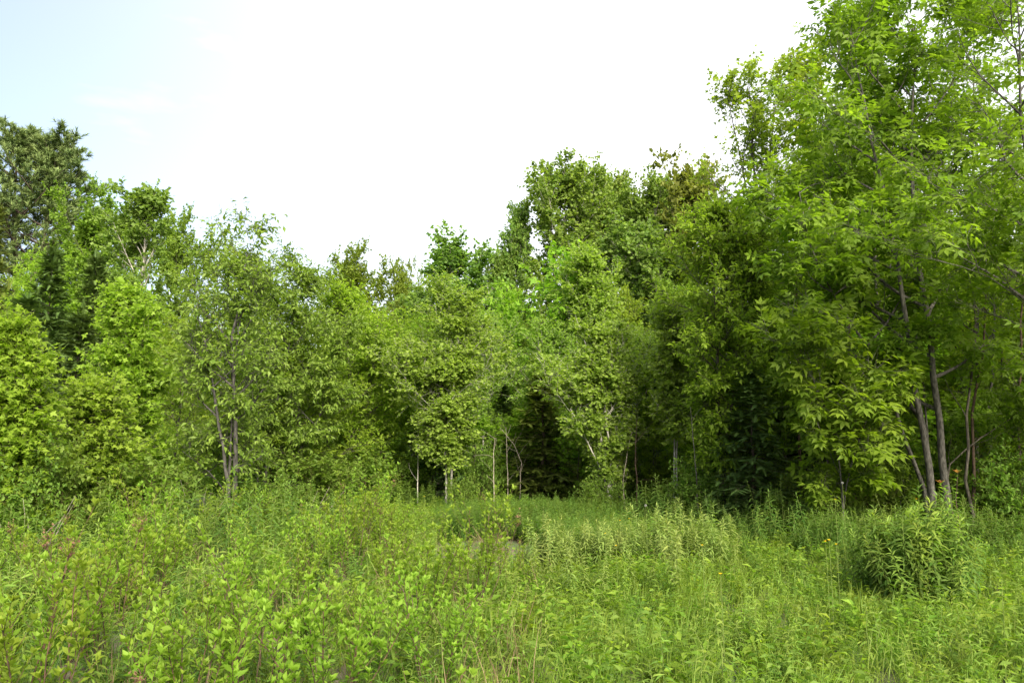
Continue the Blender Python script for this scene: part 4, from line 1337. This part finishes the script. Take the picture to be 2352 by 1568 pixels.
for j in single:
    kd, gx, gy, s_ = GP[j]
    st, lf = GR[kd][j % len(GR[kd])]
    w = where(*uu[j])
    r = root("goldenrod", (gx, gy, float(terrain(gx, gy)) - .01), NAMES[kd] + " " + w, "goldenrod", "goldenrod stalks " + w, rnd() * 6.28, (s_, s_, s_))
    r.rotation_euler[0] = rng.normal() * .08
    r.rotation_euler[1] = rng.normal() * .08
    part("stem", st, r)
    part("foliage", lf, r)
for kd, nm, lab in ((0, "goldenrod_growth", "massed young yellow-green goldenrod across the meadow"), (1, "pale_goldenrod_stand", "massed tall pale goldenrod right of the meadow centre"),
                    (2, "dark_goldenrod_growth", "massed dark green goldenrod near the forest edge"), (3, "goldenrod_shoots", "massed short goldenrod shoots in the open meadow")):
    idx = [j for j in range(len(GP)) if j not in single and GP[j][0] == kd]
    gn_scatter(nm, GR[kd], np.array([GP[j][1] for j in idx]), np.array([GP[j][2] for j in idx]), np.array([GP[j][3] for j in idx]), lab, .09, "goldenrod")


# -- the big goldenrod clump on the right
def clump(vx, vbase, n, rx, H, label, mats, name="goldenrod_clump"):
    gx, gy = ground(vx, vbase, 0.0)
    r = root(name, (gx, gy, float(terrain(gx, gy)) - .01), label, "goldenrod")
    for k in range(int(n * 2.0)):
        a, q = rnd() * 6.28, rx * math.sqrt(rnd())
        st, lf = mats[k % len(mats)]
        s_ = H * .92 * (1.0 - .38 * (q / rx) ** 2) * (.78 + .34 * rnd())
        m = bpy.data.objects.new("stem", st)
        m.parent = r
        m.location = (math.cos(a) * q, math.sin(a) * q, 0)
        m.rotation_euler = (-math.sin(a) * .35 * q / rx + rng.normal() * .06, 0, rnd() * 6.28)
        m.rotation_euler[1] = math.cos(a) * .35 * q / rx + rng.normal() * .06
        m.scale = (s_, s_, s_)
        LINK(m)
        f = bpy.data.objects.new("foliage", lf)
        f.parent = m
        LINK(f)


big = [goldenrod(1.05, 60, .155, "goldenrod_leaf", drop=.22, curve=.04) for i in range(2)] + [goldenrod(1.0 + .04 * i, 60, .14, "green_goldenrod_leaf", drop=.2, curve=.06) for i in range(3)]
CL = [(2115, 1405, 80, .46, 1.06, "large bushy goldenrod clump with pale tips in front of the ash", big), (1960, 1330, 18, .25, 0.70, "smaller green goldenrod clump left of the large clump", gr_green),
      (1900, 1290, 40, .58, 1.00, "rounded dark green goldenrod mound below the thin trunks", gr_green), (1800, 1258, 44, .68, 1.23, "tall dark green goldenrod mound at the foot of the dark fir", gr_green),
      (1520, 1222, 44, .75, 1.19, "blue-green goldenrod mound behind the pale stand", gr_green), (1640, 1240, 34, .6, 1.00, "dark green goldenrod mound right of the pale stand's back", gr_green),
      (1265, 1318, 16, .32, .86, "pale goldenrod group at the left end of the pale stand", gr_tall), (1350, 1312, 18, .34, .88, "pale goldenrod group second from left in the pale stand", gr_tall),
      (1440, 1308, 18, .34, .84, "pale goldenrod group in the middle of the pale stand", gr_tall), (1535, 1308, 20, .36, .95, "pale goldenrod group right of the pale stand's middle", gr_tall),
      (1620, 1312, 18, .32, 1.02, "tallest pale goldenrod group at the right end of the pale stand", gr_tall), (2290, 1250, 26, .5, 1.06, "dark goldenrod mound at the picture edge below the ash boughs", gr_green),
      (2280, 1300, 30, .55, 1.10, "dark goldenrod mound nearest the picture edge below the ash", gr_green), (2180, 1272, 30, .6, 1.15, "dark goldenrod mound at the foot of the ash trunks", gr_green),
      (2050, 1278, 28, .55, 1.06, "dark goldenrod mound left of the ash trunks' foot", gr_green), (1960, 1262, 28, .55, 1.10, "dark goldenrod mound in front of the thin trunks", gr_green),
      (1085, 1240, 24, .42, 0.72, "dark green goldenrod clump beside the bare soil patch", gr_green), (2330, 1420, 20, .38, .62, "low goldenrod mound right of the large clump at the picture edge", gr_yellow),
      (1730, 1500, 20, .38, .80, "low pale goldenrod mound near the bottom edge right of centre", gr_yellow), (60, 1480, 14, .3, 1.35, "goldenrod group at the left picture edge among spirea", gr_yellow), (480, 1450, 12, .3, 1.2, "goldenrod group between spirea shrubs at left", gr_yellow)]
for c in CL:
    clump(*c)

# -- spirea shrubs
SPL = [(250, 1600, 1, "spirea shrub with reddish stems and brown seed heads in the lower left corner"), (580, 1660, 4, "bright yellow-green spirea shrub at the bottom edge left of centre"), (760, 1690, 2, "low spirea shrub with dark slanting stems at the bottom edge"),
       (1090, 1420, 3, "upright spirea shrub with dark fan of stems near the meadow centre"), (60, 1690, 0, "spirea shrub at the lower left corner edge"), (420, 1720, 2, "bright spirea tips along the bottom edge near the corner")]
spots = []
for vx, vy, k, lab in SPL:
    gx, gy = ground(vx, vy, 0.0)
    spots.append((gx, gy, k, lab, 1.0))
tries = 0
while len(spots) < 58 and tries < 6000:
    tries += 1
    x, y = scatter(1, 2.7, 13)
    x, y = float(x[0]), float(y[0])
    u, v = project(x, y, .6)
    p = np.interp(u, [-100, 500, 900, 1150, 1250], [1, .9, .7, .35, 0])
    if u > 760 and v < 1150: p = 0
    p *= .25 + 1.1 * vnoise(np.float64(x), np.float64(y), 1.5, 2.2)
    if rnd() > p or y > edge_d(x, y) - .4 or patch(x, y): continue
    if min((x - a) ** 2 + (y - b) ** 2 for a, b, *_ in spots) < .42 ** 2: continue
    h = "far" if v < 1180 else ("middle" if v < 1300 else "near")
    lab = "yellow-green spirea shrub with thin dark stems in the %s meadow %s" % (h, "at far left" if u < 300 else "left of the cherry's line" if u < 560 else "left of centre" if u < 850 else "near centre")
    spots.append((x, y, int(rnd() * 5), lab, float(.45 + .25 * rnd() + .55 * rnd() ** 2)))
rows = {}
for i, q in enumerate(spots):
    if i >= len(SPL):
        u, v = project(q[0], q[1], .5)
        rows.setdefault("front" if q[1] < 4.3 else "second" if q[1] < 5.6 else "third" if q[1] < 7.2 else "fourth" if q[1] < 9 else "rearmost", []).append((u, i))
for rw, L in rows.items():
    for j, (u, i) in enumerate(sorted(L)):
        q = spots[i]
        look = ["upright", "taller seed-headed", "low spreading", "bushy", "broad"][q[2]]
        spots[i] = (q[0], q[1], q[2], "%s yellow-green spirea shrub, %s from the left in the %s row" % (look, ORD[j], rw), q[4])
for gx, gy, k, lab, s_ in spots:
    M = sp[k]
    r = root("spirea_shrub", (gx, gy, float(terrain(gx, gy)) - .01), lab, "shrub", "spirea shrubs", rnd() * 6.28, (s_, s_, s_))
    for m in M['stems']:
        part("stem", m, r)
    part("twigs", M['twigs'], r)
    part("foliage", M['leaves'], r)
    for m in M['heads']:
        part("seed_head", m, r)


# -- buttercups, dandelion clocks, reddish sapling
def flower(vx, vy, d, label, kind="buttercup"):
    p = at(vx, vy, d)
    z = p[2]
    g, gs = Geo(), Geo()
    tubes(gs, np.array([[[0, 0, 0], [.01, .01, z * .5], [0, 0, z]]]), np.array([[.0022, .002, .0015]]), 4)
    r = root(kind, (p[0], d, 0), label, "flower", "yellow buttercups" if kind == "buttercup" else "dandelion clocks")
    part("stem", gs.mesh("flower_stem", "green_stem", True), r)
    if kind == "buttercup":
        a = np.arange(5) * 1.2566
        leaves(g, np.repeat([[0, 0, z]], 5, 0), np.stack([np.cos(a), np.sin(a), np.full(5, .6)], 1), np.full(5, .015), 'aspen', .05)
        part("petals", g.mesh("petals", "yellow_petal"), r)
    else:
        q = norm(rng.normal(size=(90, 3)))
        leaves(g, np.repeat([[0, 0, z]], 90, 0), q, np.full(90, .017), 'willow', 1.0)
        part("seed_globe", g.mesh("seed_globe", "white_seed"), r)


BC = [(1904, 1240, 6.2, "larger yellow buttercup in the dark gap left of the big goldenrod clump"), (1896, 1243, 6.3, "small yellow buttercup beside the larger one"), (1921, 1250, 6.3, "yellow buttercup just right of the larger one"),
      (1415, 1253, 7.2, "yellow buttercup inside the pale goldenrod stand"), (1613, 1252, 6.6, "yellow buttercup at the right end of the pale stand"), (1390, 1225, 8.2, "yellow buttercup above the pale stand's left half"),
      (1445, 1191, 9.5, "yellow buttercup behind the pale goldenrod stand"), (1424, 1195, 9.4, "second yellow buttercup behind the pale stand"), (1918, 1147, 8.6, "yellow buttercup in the shade below the thin trunks"),
      (975, 1140, 11, "yellow buttercup near the far grass left of the dark bed"), (2105, 1146, 8.2, "yellow buttercup above the big goldenrod clump"), (1655, 1318, 4.9, "yellow flower at the corner of the pale stand")]
for b in BC:
    flower(*b)
flower(1483, 1160, 9.0, "white dandelion clock behind the pale goldenrod stand", "dandelion_clock")
flower(1935, 1108, 9.0, "white dandelion clock in front of the thin trunks", "dandelion_clock")
gx, gy = ground(2212, 1345, 0)
rs = root("red_tipped_sapling", (gx, gy, 0), "thin sapling with red-tipped young leaves behind the big goldenrod clump", "sapling")
g = Geo(); gl = Geo(); gr2 = Geo()
P = np.array([[[0, 0, 0], [.02, 0, .5], [0, .02, .9], [.03, 0, 1.22]], [[.02, 0, .55], [-.08, 0, .85], [-.12, 0, 1.0], [-.17, 0, 1.1]]])
tubes(g, P, np.array([[.006, .005, .004, .002], [.004, .003, .003, .002]]), 5)
for q in range(2):
    p, t = along(P, np.linspace(.6, 1, 9), np.full(9, q))
    a = np.arange(9) * 2.4
    leaves(gl, p, np.stack([np.cos(a), np.sin(a), np.full(9, .35)], 1), np.full(9, .075), 'spirea', .3)
    p, t = along(P, np.full(5, .99), np.full(5, q))
    a = np.arange(5) * 1.25
    leaves(gr2, p, np.stack([np.cos(a), np.sin(a), np.full(5, .8)], 1), np.full(5, .065), 'spirea', .3)
part("stem", g.mesh("sapling_stem", "red_twig_bark", True), rs)
part("foliage", gl.mesh("sapling_foliage", "spirea_leaf"), rs)
part("red_tip_leaves", gr2.mesh("sapling_tip", "red_leaf"), rs)

tot = sum(len(m.loop_triangles) or sum(1 for _ in ()) for m in bpy.data.meshes)
print("MESH_POLYS", sum(len(m.polygons) for m in bpy.data.meshes), "OBJS", len(sc.objects), "T", round(time.time() - T0, 1))

# -- leafy undergrowth between the spirea stems at the near left
reseed("undergrowth")
x, y = scatter(1500, 2.0, 7.5)
ok = project(x, y, .3)[0] < 980
gn_scatter("shrub_undergrowth", tuft_d + forbs + [gr_green[0]], x[ok], y[ok], (.4 + .35 * rnd(len(x)))[ok], "low grass and weeds filling the ground between the near spirea stems", .12, "undergrowth")

# ------------------------------------------------------------------ labels of look-alikes
things = [o for o in sc.objects if o.parent is None and "label" in o and "group" in o]
for gname, tmpl in (("pole trees behind the big ash", "thin-trunked tree in the wood behind the big ash, %s from left"), ("understorey trees by the ash", "dim low tree among thin trunks behind the ash, %s from left"),
                    ("understorey shrubs", "dim understorey shrub behind the forest edge, %s from left"), ("trees deep in the forest", "tree standing behind the front row of the forest, %s from left")):
    count_off([o for o in things if o["group"] == gname], lambda o, n: tmpl % n)
byl = {}
for o in things:
    if o["group"].startswith("goldenrod stalks"):
        byl.setdefault(o["label"], []).append(o)
for lab, L in byl.items():
    if len(L) > 1:
        nm = next(n for n in NAMES if lab.startswith(n))
        count_off(L, lambda o, n: nm + ", " + n + " from left" + lab[len(nm):])
